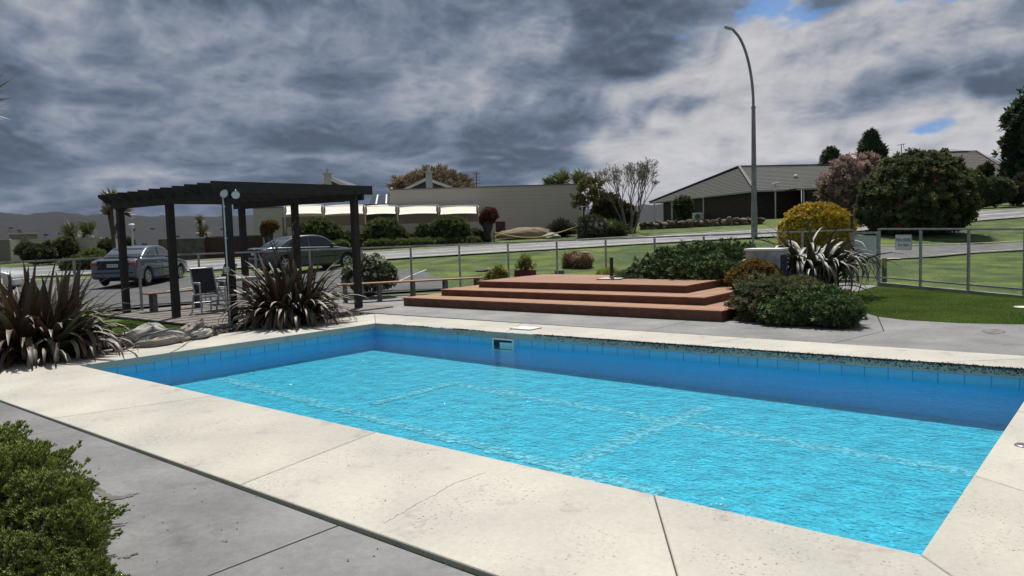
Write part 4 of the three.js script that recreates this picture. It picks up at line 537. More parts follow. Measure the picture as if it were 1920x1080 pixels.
// a roof face laid in overlapping courses of tiles: eave a-b, top d-c
function courses(a, b, c, d, n, lip = .022) { const o = []; const nn = V().crossVectors(b.clone().sub(a), d.clone().sub(a)).normalize(); for (let i = 0; i < n; i++) { const t0 = i / n, t1 = (i + 1) / n, A = a.clone().lerp(d, t0).addScaledVector(nn, lip), Bq = b.clone().lerp(c, t0).addScaledVector(nn, lip), Cq = b.clone().lerp(c, t1), Dq = a.clone().lerp(d, t1); if (A.distanceTo(Bq) < .05) continue; o.push(quadG(A, Bq, Cq, Dq, .04)); } return merge(o); }
const mBeige = mat(.50, .445, .38, .85), mBeige2 = mat(.52, .465, .395, .85), mTrim = mat(.60, .60, .58, .6), mDarkGlass = phys(.03, .04, .05, .08), mChar = mat(.04, .04, .042, .7);
{ // long beige building with shade sails
  const S = site('beige_building', 'long beige weatherboard building with white shade sails', 'building', 785, 50), g = S.g, L = S.L;
  const foot = (px, d = 50) => { const p = L(px, 455, d); return V(p.x, 0, p.z); };
  const yR = L(735, 356.5).y, yL = L(735, 383).y, gnd = -.9;
  const wallBox = (p0, p1, y1, d, th = .25) => { const a = foot(p0, d), b = foot(p1, d); return box(b.x - a.x, y1 - gnd, th, (a.x + b.x) / 2, (y1 + gnd) / 2, a.z - th / 2); };
  const W1 = part('wall', wallBox(478, 735, yL, 50.02), mBeige, g), W2 = part('wall', wallBox(735, 1092, yR, 50), mBeige, g);
  part('weatherboards', boards(foot(735), foot(1092), gnd, yR, .24), mBeige, W2); part('weatherboards', boards(foot(478), foot(735), gnd, yL, .24), mBeige, W1);
  { const a = foot(1092), z = a.z - 9; part('wall', box(.25, yR - gnd, 9, a.x - .13, (yR + gnd) / 2, z + 4.4), mBeige, g); const b = foot(478); part('wall', box(.25, yL - gnd, 9, b.x + .13, (yL + gnd) / 2, b.z - 4.6), mBeige, g); }
  part('parapet_cap', box(foot(1092).x - foot(735).x + .1, .06, .34, (foot(1092).x + foot(735).x) / 2, yR + .03, foot(800).z - .12), mat(.16, .15, .135, .7), g); part('parapet_cap', box(foot(735).x - foot(478).x, .06, .34, (foot(735).x + foot(478).x) / 2, yL + .03, foot(600).z - .12), mat(.16, .15, .135, .7), g);
  // low front wall and the recessed terrace back, sail shade put into its colour
  const lw = L(700, 421.5, 47.6).y; part('terrace_wall', wallBox(540, 930, lw, 47.6, .2), mBeige2, g); part('shade_toned_back', box(foot(898).x - foot(532).x, L(700, 402).y - lw + .6, .04, (foot(898).x + foot(532).x) / 2, (L(700, 402).y + lw - .6) / 2, foot(700).z + .06), mat(.20, .175, .15, .9), g);
  { const a = L(688, 402), b = L(742, 430); part('doorway', box(b.x - a.x, a.y - gnd - .4, .05, (a.x + b.x) / 2, (a.y + gnd + .4) / 2, .12), mat(.02, .02, .02, .6), g); }
  // shade sails: five, each sagging between its poles
  const mSail = phys(.74, .70, .60, .9, { transmission: .35, thickness: 0, side: THREE.DoubleSide }), mPole = mat(.55, .54, .5, .5), pxs = [533, 606, 684, 745, 822, 897];
  pxs.forEach(px => { const t = L(px, 389, 48), b = L(px, 424, 48); part('sail_pole', merge([bar(V(t.x, lw - .3, t.z), t, .035), bar(t, L(px, 386, 50), .03)]), mPole, g); });
  part('sail_cable', merge(pxs.slice(1).map((px, i) => bar(L(pxs[i], 387, 48.2), L(px, 387 - .03 * (px - pxs[i]), 48.2), .02))), mPole, g);
  for (let i = 0; i < 5; i++) { const a = L(pxs[i] + 3, 386, 49.8), b = L(pxs[i + 1] - 3, 386 - (pxs[i + 1] - pxs[i]) * .0305, 49.8), c = L(pxs[i + 1] - 3, 402.5 - (pxs[i + 1] - pxs[i]) * .0305, 46.9), d = L(pxs[i] + 3, 402.5, 46.9); const pg = new THREE.PlaneGeometry(1, 1, 10, 5), p = pg.attributes.position; for (let k = 0; k < p.count; k++) { let s = p.getX(k) + .5, t = p.getY(k) + .5; const q = a.clone().lerp(b, s).lerp(d.clone().lerp(c, s), 1 - t); q.y += .04 * Math.sin(s * Math.PI) - .04 * Math.sin(t * Math.PI); q.x += (s < .5 ? 1 : -1) * .05 * Math.sin(t * Math.PI) * Math.abs(s - .5) * 2; p.setXYZ(k, q.x, q.y, q.z); } pg.computeVertexNormals(); part('shade_sail', pg, mSail, g); }
  // skylight
  { const a = L(692, 384.5, 50.2), b = L(733, 383, 50.2), c = L(733, 366, 52.5), d = L(697, 367, 52.5); const s = part('skylight', quadG(a, b, c, d, .05), mDarkGlass, g); for (const t of [.32, .78]) part('glazing_bar', beam(a.clone().lerp(b, t).add(V(0, .04, 0)), d.clone().lerp(c, t).add(V(0, .04, 0)), .09, .05), mTrim, s); part('flashing', beam(b.clone().add(V(.08, -.1, 0)), c.clone().add(V(.08, .35, 0)), .12, .4), mChar, s); }
  // two gables with chimneys behind the parapet
  const gable = (x0, xm, x1, yT, yB, cx, cyT) => { const d = 56, a = L(x0, yB, d), m = L(xm, yT, d), b = L(x1, yB - (x1 - x0) * .03, d); const sh = new THREE.BufferGeometry(), bot = a.y - 1.2; const r = part('roof', quadG(a, m, m.clone().add(V(0, 0, -8)), a.clone().add(V(0, 0, -8)), .12), mChar, g); part('roof', quadG(m, b, b.clone().add(V(0, 0, -8)), m.clone().add(V(0, 0, -8)), .12), mChar, g); for (const [p, q] of [[a, m], [m, b]]) part('bargeboard', beam(p.clone().add(V(0, -.14, .06)), q.clone().add(V(0, -.14, .06)), .06, .2), mTrim, r); const t = new THREE.Shape([new THREE.Vector2(a.x + .3, bot), new THREE.Vector2(b.x - .3, bot), new THREE.Vector2(b.x - .3, b.y - .25), new THREE.Vector2(m.x, m.y - .3), new THREE.Vector2(a.x + .3, a.y - .25)]); part('gable_glass', new THREE.ExtrudeGeometry(t, { depth: .05, bevelEnabled: false }).translate(0, 0, m.z - .2), mDarkGlass, g); const ct = L(cx, cyT, 55), w = .42; part('chimney', merge([box(w, ct.y - bot, w, ct.x, (ct.y + bot) / 2, ct.z), box(w + .14, .1, w + .14, ct.x, ct.y + .05, ct.z), cyl(.12, .12, .3, ct.x, ct.y + .1, ct.z)]), mat(.42, .42, .42, .8), g); };
  gable(588, 618, 652, 331, 349, 614, 327); gable(738, 800, 872, 332, 362, 804, 324);
  { const p = L(893, 352, 54), q = L(893, 323, 54); part('antenna', merge([bar(V(p.x, p.y - 2, p.z), q, .03), ...[0, 1, 2, 3].map(i => bar(V(q.x - .28, q.y - .1 - i * .22, q.z), V(q.x + .28, q.y - .1 - i * .22, q.z), .02))]), mChar, g); }
  part('service_hatch', box(.62, 1.0, .06, L(938, 430, 49.9).x, L(938, 430).y, .08), mat(.06, .035, .03, .8), g);
}
{ // low walls at the far side of the car park
  const wl = (px0, px1, top, d, m, name, label, turn) => { const S = site(name, label, 'wall', (px0 + px1) / 2, d, 'low walls across the car park'), a = S.L(px0, top), b = S.L(px1, top - (px1 - px0) * .0305); const y = a.y; part('panel', box(b.x - a.x, y + .9, .2, (a.x + b.x) / 2, (y - .9) / 2, 0), m, S.g); part('capping', box(b.x - a.x + .06, .06, .26, (a.x + b.x) / 2, y + .03, 0), mBeige2, S.g); if (turn) part('end_panel', box(.2, y + .9, 1.6, b.x - .02, (y - .9) / 2, -.75), mat(.5, .48, .42, .8), S.g); return S; };
  wl(298, 383, 449, 45, mat(.15, .135, .115, .9, { map: rep(texMottle, 2) }), 'rendered_wall', 'grey rendered wall behind the blue sedan');
  const bf = site('board_fence', 'dark brown board fence joining the beige building', 'fence', 432, 45.2); { const a = bf.L(383, 446), b = bf.L(492, 443); const n = 34; part('backing', box(b.x - a.x, a.y + .9, .05, (a.x + b.x) / 2, (a.y - .9) / 2, -.04), mat(.045, .025, .018, .9), bf.g); for (let i = 0; i < n; i++) part('board', box((b.x - a.x) / n - .012, a.y + .9 + rr(-.02, .02), .025, a.x + (b.x - a.x) * (i + .5) / n, (a.y - .9) / 2, 0), mat(.075 * rr(.85, 1.15), .036, .024, .85), bf.g); part('capping', box(b.x - a.x, .05, .1, (a.x + b.x) / 2, a.y + .035, 0), mat(.07, .035, .025, .8), bf.g); }
  wl(143, 188, 448, 47, mBeige, 'rendered_wall', 'square beige wall below the pair of yuccas', true); wl(57, 104, 451, 48, mBeige, 'rendered_wall', 'beige wall beside the low brick hut', true); wl(-60, 18, 452, 49, mat(.20, .185, .16, .9), 'rendered_wall', 'pale capped wall behind the white car', true);
  const hut = site('brick_hut', 'small flat topped block hut with one dark window', 'hut', 32, 50), a = hut.L(17, 440), b = hut.L(49, 439); part('wall', box(b.x - a.x, a.y + 1, 1.2, (a.x + b.x) / 2, (a.y - 1) / 2, -.6), mat(.30, .27, .23, .9, { map: rep(texMottle, .8) }), hut.g); part('roof_slab', box(b.x - a.x + .15, .1, 1.4, (a.x + b.x) / 2, a.y + .05, -.6), mat(.4, .38, .35, .8), hut.g); part('window', box(.34, .3, .04, hut.L(35, 458).x, hut.L(35, 458).y, .02), mat(.03, .02, .018, .5), hut.g);
  const bl = site('bollard_light', 'slim white bollard light in front of the low wall', 'bollard light', 248, 41), t = bl.L(247, 427), y0 = 0; part('post', cyl(.06, .055, t.y, t.x, 0, 0), mat(.5, .5, .48, .6), bl.g); part('head', merge([cyl(.12, .12, .16, t.x, t.y, 0, 14), cyl(.16, .10, .06, t.x, t.y + .16, 0, 14)]), mat(.65, .65, .65, .5), bl.g);
  const pst = site('white_post', 'short white post beside the pergola and low wall', 'post', 217, 42), q = pst.L(217, 449); part('shaft', box(.13, q.y, .13, q.x, q.y / 2, 0), mat(.6, .58, .5, .7), pst.g); part('cap', box(.16, .04, .16, q.x, q.y + .02, 0), mat(.6, .58, .5, .7), pst.g);
}
{ // brick house with a tiled hip roof
  const S = site('brick_house', 'low dark brick house with grey green tiled hip roof', 'house', 1413, 60), g = S.g, L = S.L;
  const tex = tile(256, (u, v) => { const r = Math.floor(v * 16), c = (u * 8 + (r % 2) * .5) % 1, m = (v * 16) % 1; const k = .7 + .35 * pn(Math.floor(u * 8 + (r % 2) * .5) * 1.7 + .3, r * 1.3 + .4, 64, 3) + .12 * torus(u, v, 20, 2, 3); return (m < .12 || c < .06) ? .62 : k + .2; }); const brick = mat(.060, .038, .034, .9, { map: rep(tex, 1.6) });
  const tiles = mat(.050, .055, .050, .85, { map: rep(texMottle, 1.1) }), eY = L(1415, 357).y, rY = L(1386, 313.6, 68).y, gy = -.3;
  const H = L(1415, 357, 60); H.y = eY; const E0 = L(1218, 379, 82); E0.y = eY; const F1 = L(1500, 356, 60); F1.y = eY; const R0 = L(1386, 313.6, 68); R0.y = rY; const R1 = L(1640, 320, 70); R1.y = rY; const Bk = L(1330, 372, 92); Bk.y = eY;
  part('roof_tiles', courses(E0, H, R0, R0.clone().add(V(-.02, 0, -.02)), 17), tiles, g); part('roof_tiles', courses(H, L(1660, 350, 60).setY(eY), R1, R0, 17), tiles, g); part('roof_tiles', courses(Bk, E0, R0, R0.clone().add(V(-.02, 0, -.02)), 10), tiles, g);
  part('hip_cap', beam(H.clone().add(V(0, .06, 0)), R0.clone().add(V(0, .1, 0)), .22, .1), mat(.12, .125, .11, .85), g); part('ridge_cap', beam(R0.clone().add(V(0, .08, 0)), R1.clone().add(V(0, .08, 0)), .24, .12), mat(.11, .115, .1, .85), g); part('hip_cap', beam(E0.clone().add(V(0, .06, 0)), R0.clone().add(V(0, .1, 0)), .22, .1), mat(.10, .105, .09, .85), g);
  const gut = (a, b) => part('gutter', beam(a.clone().add(V(0, -.06, .04)), b.clone().add(V(0, -.06, .04)), .12, .13), mat(.40, .40, .38, .6), g); gut(E0, H); gut(H, F1);
  // walls set in under the eaves
  const din = E0.clone().sub(H).setY(0).normalize(), inn = V(din.z, 0, -din.x); if (inn.z > 0) inn.negate();
  const wa = H.clone().addScaledVector(din, .5).add(V(.35, 0, -.45)), wb = H.clone().addScaledVector(din, 19.0).add(V(.35, 0, -.45)), wc = L(1506, 380, 60).add(V(0, 0, -.5)); const wallB = (a, b) => { const m = a.clone().add(b).multiplyScalar(.5), d = b.clone().sub(a).setY(0), w = part('wall', box(d.length(), eY - gy - .06, .24, 0, 0, 0), brick, g); w.position.set(m.x, (eY + gy) / 2 - .04, m.z); w.rotation.y = Math.atan2(-d.z, d.x); return w; };
  wallB(wa, wb); wallB(wa, wc); part('soffit', quadG(E0.clone().add(V(0, -.1, 0)), H.clone().add(V(0, -.1, 0)), H.clone().add(V(0, -.1, -1.2)), E0.clone().add(V(1.2, -.1, 0)), .03), mat(.3, .3, .28, .8), g);
  const dp = (px, d) => { const p = L(px, 380, d); part('downpipe', merge([cyl(.05, .05, eY - gy - .2, p.x, gy, p.z), bar(V(p.x, eY - .25, p.z), V(p.x - .15, eY - .08, p.z + .3), .045)]), mTrim, g); }; dp(1319, 69.2); dp(1454, 59.4);
  for (const [px, d] of [[1227, 80], [1260, 76.5]]) { const p = L(px, 395, d); part('verandah_post', box(.14, eY - gy, .14, p.x, (eY + gy) / 2, p.z), mTrim, g); }
  { const p = L(1309, 406, 69), u = part('air_conditioner', box(.95, .62, .35, p.x, p.y, p.z, .02), mat(.6, .6, .58, .6), g); part('fan_grille', new THREE.CylinderGeometry(.24, .24, .02, 20).rotateX(Math.PI / 2).translate(p.x - .1, p.y, p.z + .19), mat(.15, .15, .16, .7), u); }
  { const p = L(1454, 347, 61), v = L(1492, 331, 64); part('roof_vent', merge([cyl(.06, .06, .4, p.x, p.y - .25, p.z), bar(V(p.x - .3, p.y + .1, p.z), V(p.x + .3, p.y + .18, p.z), .04)]), mTrim, g); part('roof_vent', new THREE.SphereGeometry(.17, 12, 8).translate(v.x, v.y, v.z), mTrim, g); const c = L(1492, 318, 69); part('chimney', box(.75, .35, .5, c.x, c.y, c.z), mChar, g); }
  // wing reaching forward at the right
  const w0 = L(1494, 357, 57.5), w1 = L(1660, 352, 57.5); w0.y = w1.y = eY - .05; const wr0 = L(1552, 331, 62).setY(eY + 1.15), wr1 = L(1700, 326, 62).setY(eY + 1.15); part('roof_tiles', courses(w0, w1, wr1, wr0, 10), tiles, g); part('roof_tiles', courses(w0.clone().add(V(0, 0, -8)), w0, wr0, wr0.clone().add(V(0, 0, -.02)), 10), tiles, g); gut(w0, w1); const wm = box(w1.x - w0.x - .5, eY - gy - .1, .24, (w0.x + w1.x) / 2 + .35, (eY + gy) / 2 - .06, w0.z - .5); part('wall', wm, mat(.075, .055, .05, .9, { map: rep(tex, 1.6) }), g); dp(1507, 57.6);
  { const a = L(1530, 372, 57.9); part('window', box(1.5, 1.2, .06, a.x, a.y, w0.z - .36), mDarkGlass, g); }
}
{ // second house up the slope
  const S = site('grey_house', 'house with broad dark brown hip roof beyond the road', 'house', 1825, 75), g = S.g, L = S.L, rf = mat(.085, .072, .066, .85, { map: rep(texMottle, 1.5) });
  const e0 = L(1700, 336, 74), e1 = L(1907, 329.5, 74); e1.y = e0.y; const r0 = L(1748, 284, 81), r1 = L(1831, 284.5, 81); r0.y = r1.y; const b1 = L(1960, 322, 90).setY(e0.y);
  part('roof_tiles', courses(e0, e1, r1, r0, 16, .02), rf, g); part('roof_tiles', courses(e1, b1, r1.clone().add(V(.02, 0, -.02)), r1, 16, .02), rf, g); part('ridge_cap', beam(e1.clone().add(V(0, .06, 0)), r1.clone().add(V(0, .08, 0)), .2, .1), mat(.11, .1, .095, .8), g); part('ridge_cap', beam(r0.clone().add(V(0, .08, 0)), r1.clone().add(V(0, .08, 0)), .2, .1), mat(.07, .065, .06, .8), g);
  part('gutter', beam(e0.clone().add(V(0, -.08, .05)), e1.clone().add(V(0, -.08, .05)), .14, .2), mat(.45, .45, .44, .6), g); part('wall', box(e1.x - e0.x - 1, e0.y + 1, .25, (e0.x + e1.x) / 2, (e0.y - 1) / 2 - .1, e0.z - .7), mat(.09, .075, .065, .9), g); part('wall', box(.25, e0.y + 1, 14, e1.x - .9, (e0.y - 1) / 2 - .1, e0.z - 7.5), mat(.09, .075, .065, .9), g);
  for (const px of [1835, 1865, 1886]) { const p = L(px, 342, 74.5); const w = part('window', box(1.1, 1.0, .06, p.x, p.y - .1, e0.z - .54), mDarkGlass, g); part('frame', merge([box(1.2, .07, .08, p.x, p.y + .42, e0.z - .52), box(1.2, .07, .08, p.x, p.y - .62, e0.z - .52)]), mTrim, w); }
  part('roof', quadG(L(1752, 288, 86), L(1818, 283, 86), L(1790, 279, 88), L(1756, 281, 88), .1), mat(.14, .16, .165, .6), g);
  { const p = L(1690, 300, 76), q = L(1690, 271, 76); part('antenna', merge([bar(V(p.x, e0.y - .5, p.z), q, .035), bar(V(q.x - .45, q.y - .05, q.z), V(q.x + .4, q.y + .05, q.z), .025), bar(V(q.x + .2, q.y - .3, q.z), V(q.x + .2, q.y + .1, q.z), .02)]), mChar, g); }
}
{ // street lamp
  const S = site('street_lamp', 'tall galvanised street lamp with curved arm beside the road', 'street lamp', 1416.5, 36), L = S.L, m = mat(.36, .37, .375, .5, { metalness: .35, map: rep(texMottle, .7) });
  const p = L(1418.5, 200); part('pole', merge([cyl(.145, .14, 1.4, 0, 0, 0, 18), cyl(.13, .085, p.y - 1.4, 0, 1.4, 0, 18)]), m, S.g);
  const E = L(1374, 55.5); part('arm', tube([V(0, p.y - .3, 0), V(0, p.y - .05, 0), ...[.16, .36, .58, .82, 1.06, 1.3].map(a => V(E.x * (1 - Math.cos(a)) / (1 - Math.cos(1.3)), p.y + (E.y - p.y) * Math.sin(a) / Math.sin(1.3), 0))], .062, 44, 10), m, S.g); part('collar', cyl(.10, .10, .12, 0, p.y - .1, 0, 16), m, S.g); part('hand_hole', box(.1, .35, .02, 0, .8, .145), m, S.g);
  const h = L(1367, 53); const lh = part('lamp_head', new RoundedBoxGeometry(.42, .11, .2, 3, .045), mat(.52, .53, .54, .4), S.g); lh.position.set(h.x - .02, h.y + .02, 0); lh.rotation.z = -.34; part('lens', box(.3, .02, .15, -.03, -.06, 0, .008), phys(.35, .37, .38, .2), lh);
}
{ // boulder wall below the brick house, and rocks on the lawn
  const rock = (r, sq = .75) => { const g = new THREE.IcosahedronGeometry(r, 2), a = g.attributes.position, s = rr(0, 40); for (let k = 0; k < a.count; k++) { const v = V().fromBufferAttribute(a, k), n = v.clone().normalize(); v.multiplyScalar(1 + .55 * fbm(n.x * 1.3 + s, n.y * 1.3, n.z * 1.3, 3)); a.setXYZ(k, v.x, v.y * sq, v.z); } g.computeVertexNormals(); return toCreasedNormals(mUV(g), .5); };
  const rm = [mat(.16, .115, .08, .95, { map: rep(texMottle, .6) }), mat(.10, .075, .055, .95, { map: rep(texMottle, .6) }), mat(.26, .19, .14, .95, { map: rep(texMottle, .6) })], geos = [0, 1, 2, 3, 4, 5].map(() => rock(.33));
  const w = thing('boulder_wall', 'low wall of rough brown boulders below the brick house', 'stone wall', T(1320, 50)); const o = w.position;
  for (let r = 0; r < 2; r++) for (let i = 0; i < 46; i++) { const px = 1206 + i * 4.9 + rr(-1.5, 1.5) + r * 2, d = 49.6 + rr(-.15, .15), p = T(px, d), b = part('boulder', geos[Math.floor(rnd() * 6)], rm[Math.floor(rnd() * 3)], w); b.position.set(p.x - o.x, p.y - o.y + .02 + r * .24 + rr(-.04, .04), p.z - o.z); b.rotation.set(rr(0, 3), rr(0, 3), 0); const s = rr(.4, .75); b.scale.set(s * 1.15, s * .8, s); }
  const t1 = thing('lawn_boulder', 'tan boulder with dry brown grass growing over it on the lawn', 'boulder', T(1090, 27)); const bm = part('rock', rock(.42, .72), mat(.33, .24, .16, .95, { map: rep(texMottle, .5) }), t1); bm.position.set(.1, .2, 0); foliage(t1, 'dry_grass', [B(-.18, .12, .1, .38, .26, .3), B(.22, .1, .25, .3, .16, .2)], 900, .16, G_NARROW, pal([.22, .12, .07], [.17, .10, .06], [.28, .17, .10]), { shell: [.5, 1] });
  const t2 = thing('dark_rock', 'flat dark rock lying on the lawn outside the fence', 'boulder', T(912, 27.2)); part('rock', rock(.36, .16), mat(.05, .05, .05, .9), t2); const c2 = part('rock', rock(.16, .25), rm[2], t2); c2.position.set(.32, .03, .1);
  const t3 = thing('concrete_stump', 'small concrete block with a black spotlight at the fence', 'block', T(1050, 21.6)); part('block', box(.2, .42, .2, 0, .2, 0, .02), mat(.24, .22, .18, .9, { map: rep(texMottle, .4) }), t3); part('spotlight', bar(V(-.14, .12, .1), V(-.2, .3, .12), .04, .055, 10), mat(.02, .02, .02, .5), t3);
  const t4 = thing('sand_pile', 'low heap of tan gravel beside the beige building', 'heap', T(992, 46.5)); part('heap', (() => { const g = new THREE.SphereGeometry(1, 40, 14, 0, 6.2832, 0, 1.57), p = g.attributes.position; for (let i = 0; i < p.count; i++) { const v = V().fromBufferAttribute(p, i); v.multiplyScalar(1 + .2 * fbm(v.x * 3, v.y * 3, v.z * 3, 4)); p.setXYZ(i, v.x * 2.0 * cY + v.z * .7 * sY, v.y * .62, -v.x * 2.0 * sY + v.z * .7 * cY); } g.computeVertexNormals(); const u = mUV(g); u.computeVertexNormals(); return toCreasedNormals(mergeVertices(u), .8); })(), mat(.34, .25, .16, .95, { map: rep(texFine, .7) }), t4);
  const t5 = thing('pale_boulder', 'pale grey boulder at the end of the gravel heap', 'boulder', T(1036, 45.6)); part('rock', rock(.55, .5), mat(.36, .37, .36, .9, { map: rep(texMottle, .5) }), t5);
  const S = site('square_planter', 'dark square planter box with white flowering plant by the road', 'planter', 1101, 44.5), a = S.L(1084, 424.5), b = S.L(1118, 424); part('box', box(b.x - a.x, a.y + .1, 1.0, (a.x + b.x) / 2, a.y / 2 - .05, -.3, .03), mat(.10, .095, .095, .8, { map: rep(texMottle, .8) }), S.g); part('rim', box(b.x - a.x + .08, .08, 1.08, (a.x + b.x) / 2, a.y + .01, -.3, .02), mat(.12, .115, .11, .8), S.g);
  const rp = thing('rope_barrier', 'yellow rope slung from a post to the dark planter', 'rope', T(1000, 44.4)); const ro = rp.position, q = [[926, 436], [950, 441], [975, 445], [1010, 445], [1045, 437], [1085, 424]].map(v => at(ro, D(v[0], v[1], 44))); part('rope', tube(q, .035, 50, 6), mat(.40, .32, .12, .8), rp); part('post', bar(V(q[0].x, q[0].y - .9, q[0].z), q[0].clone().add(V(0, .06, 0)), .05, .05, 8), mat(.2, .18, .15, .9), rp);
  const sg = site('plant_label', 'small white label standing in the garden near the bare tree', 'sign', 1174, 44), c = sg.L(1174, 434); part('plate', box(.24, .12, .03, c.x, c.y, 0), mat(.7, .7, .68, .6), sg.g); part('stake', box(.03, c.y, .02, c.x, c.y / 2, -.02), mat(.3, .3, .3, .6), sg.g);
}
scene.fog = new THREE.FogExp2(new THREE.Color().setRGB(.40, .58, 1.0), .000013);
// ------------------------------------------------------------------ cars
function sedan(name, label, cx, cz, heading, paint, o = {}) {
  const h = hAt(960 + FOCAL * cx / -cz, -cz) + .02, g = thing(name, label, 'car', toW(cx, h, cz), YAW + heading, 'cars in the car park');   // heading turns local +x; 0 points to the right of the view
  const arch = (sh, x, r) => sh.absarc(x, .31, r, 0, Math.PI, false);
  const sh = new THREE.Shape(); sh.moveTo(-2.10, .27); sh.lineTo(-1.70, .22); sh.lineTo(-1.69, .31); sh.absarc(-1.34, .31, .35, Math.PI, 0, true); sh.lineTo(-.98, .20); sh.lineTo(1.02, .20); sh.lineTo(1.03, .31); sh.absarc(1.38, .31, .35, Math.PI, 0, true); sh.lineTo(1.75, .22); sh.lineTo(2.10, .24); sh.quadraticCurveTo(2.26, .36, 2.24, .55); sh.quadraticCurveTo(2.20, .70, 2.0, .745); sh.quadraticCurveTo(1.5, .86, .86, .93); sh.lineTo(-1.35, .97); sh.quadraticCurveTo(-1.9, .985, -2.08, .94); sh.quadraticCurveTo(-2.22, .80, -2.22, .62); sh.quadraticCurveTo(-2.25, .40, -2.10, .27);
  const body = new THREE.ExtrudeGeometry(sh, { depth: 1.56, bevelEnabled: true, bevelSize: .05, bevelThickness: .09, bevelOffset: -.05, bevelSegments: 5, curveSegments: 10 }); body.translate(0, 0, -.78);
  const warp = (x, y, z) => z * (1 - .12 * Math.pow(Math.abs(x) / 2.24, 4)) * (y > .62 ? 1 - .13 * (y - .62) : 1 - .05 * (.62 - y));
  const ap = (gg, f) => { const p = gg.attributes.position; for (let i = 0; i < p.count; i++) { const x = p.getX(i), y = p.getY(i), z = p.getZ(i); p.setZ(i, f(x, y, z)); } gg.computeVertexNormals(); return gg; };
  ap(body, warp); const bodyM = part('body', toCreasedNormals(body, .55), paint, g);
  const cab = new THREE.Shape(); cab.moveTo(-1.62, .95); cab.quadraticCurveTo(-1.15, 1.26, -.86, 1.345); cab.quadraticCurveTo(-.3, 1.425, .12, 1.40); cab.quadraticCurveTo(.42, 1.37, .58, 1.27); cab.lineTo(1.06, .91); cab.closePath();
  const cg = new THREE.ExtrudeGeometry(cab, { depth: 1.34, bevelEnabled: true, bevelSize: .04, bevelThickness: .06, bevelOffset: -.04, bevelSegments: 4, curveSegments: 12 }); cg.translate(0, 0, -.67); const cw = (x, y, z) => z * (1 - .36 * (y - .92)); ap(cg, cw); part('cabin', toCreasedNormals(cg, .5), paint, g);
  const glass = phys(.018, .022, .026, .06, { clearcoat: .5 }), chrome = mat(.6, .6, .6, .25, { metalness: .8 }), rub = mat(.02, .02, .02, .8);
  const sideZ = y => .735 * (1 - .36 * (y - .92));
  const win = (pts, s) => { const S = new THREE.Shape(pts.map(p => new THREE.Vector2(...p))), w = new THREE.ExtrudeGeometry(S, { depth: .012, bevelEnabled: false }); const p = w.attributes.position; for (let i = 0; i < p.count; i++) { const k = p.getZ(i); p.setZ(i, s * (sideZ(p.getY(i)) + .001 + k)); } w.computeVertexNormals(); part('side_window', w, glass, g); };
  for (const s of [-1, 1]) {
    win([[-1.22, .985], [-.30, .985], [-.30, 1.325], [-.72, 1.30], [-.98, 1.19]], s); win([[-.22, .985], [.84, .965], [.50, 1.235], [.25, 1.31], [-.22, 1.335]], s);
    part('door_handle', box(.16, .03, .03, -.62, .80, s * .862, .01), paint, g); part('door_handle', box(.16, .03, .03, .22, .79, s * .862, .01), paint, g); part('trim_strip', box(2.0, .035, .012, .0, .56, s * .868), rub, g);
    part('wing_mirror', box(.12, .12, .2, .70, .98, s * .86, .035), paint, g); part('sill', box(2.0, .08, .03, .02, .235, s * .84), rub, g);
    for (const x of [-.26, .78]) part('door_gap', box(.008, .62, .006, x, .62, s * .8655), rub, g);
    for (const x of [-1.34, 1.38]) {
      const w = new THREE.Group(); w.name = 'wheel'; w.position.set(x, .31, s * .755); w.rotation.x = s > 0 ? 0 : Math.PI; g.add(w);
      part('tyre', new THREE.TorusGeometry(.245, .072, 12, 28), rub, w); const sp = [new THREE.CylinderGeometry(.20, .20, .02, 28).rotateX(Math.PI / 2).translate(0, 0, -.03), new THREE.TorusGeometry(.195, .016, 8, 28).translate(0, 0, .055), new THREE.CylinderGeometry(.05, .05, .06, 14).rotateX(Math.PI / 2).translate(0, 0, .035)];
      part('brake_disc', sp[0].toNonIndexed(), mat(.08, .08, .08, .6), w); const spokes = [sp[1], sp[2]]; for (let k = 0; k < 7; k++) { const b = new THREE.BoxGeometry(.17, .042, .03); b.translate(.115, 0, .04); b.rotateZ(k * 6.2832 / 7); spokes.push(b); } part('rim', merge(spokes), mat(.62, .62, .63, .3, { metalness: .7 }), w);
    }
    part('tail_light', box(.05, .17, .36, -2.175, .76, s * .60, .02), phys(.36, .008, .01, .15, { clearcoat: 1 }), g); part('indicator', box(.05, .07, .22, -2.135, .875, s * .66, .02), phys(.55, .50, .45, .2), g); part('headlight', box(.05, .12, .34, 2.155, .62, s * .60, .02), phys(.6, .62, .64, .08, { clearcoat: 1 }), g);
  }
  const scr = (x0, y0, x1, y1) => { const z0 = sideZ(y0) - .07, z1 = sideZ(y1) - .09, n = V(y1 - y0, x0 - x1, 0).normalize().multiplyScalar(x0 < 0 ? -.012 : .012); if (x0 > 0) n.set(Math.abs(n.x), Math.abs(n.y), 0); else n.set(-Math.abs(n.x), Math.abs(n.y), 0); const a = V(x0, y0, -z0).add(n), b = V(x0, y0, z0).add(n), c = V(x1, y1, z1).add(n), d = V(x1, y1, -z1).add(n); return x0 < 0 ? quadG(a, b, c, d, .02) : quadG(b, a, d, c, .02); };
  part('rear_window', scr(-1.56, .995, -.93, 1.325), glass, g); part('windscreen', scr(1.0, .955, .60, 1.26), glass, g);
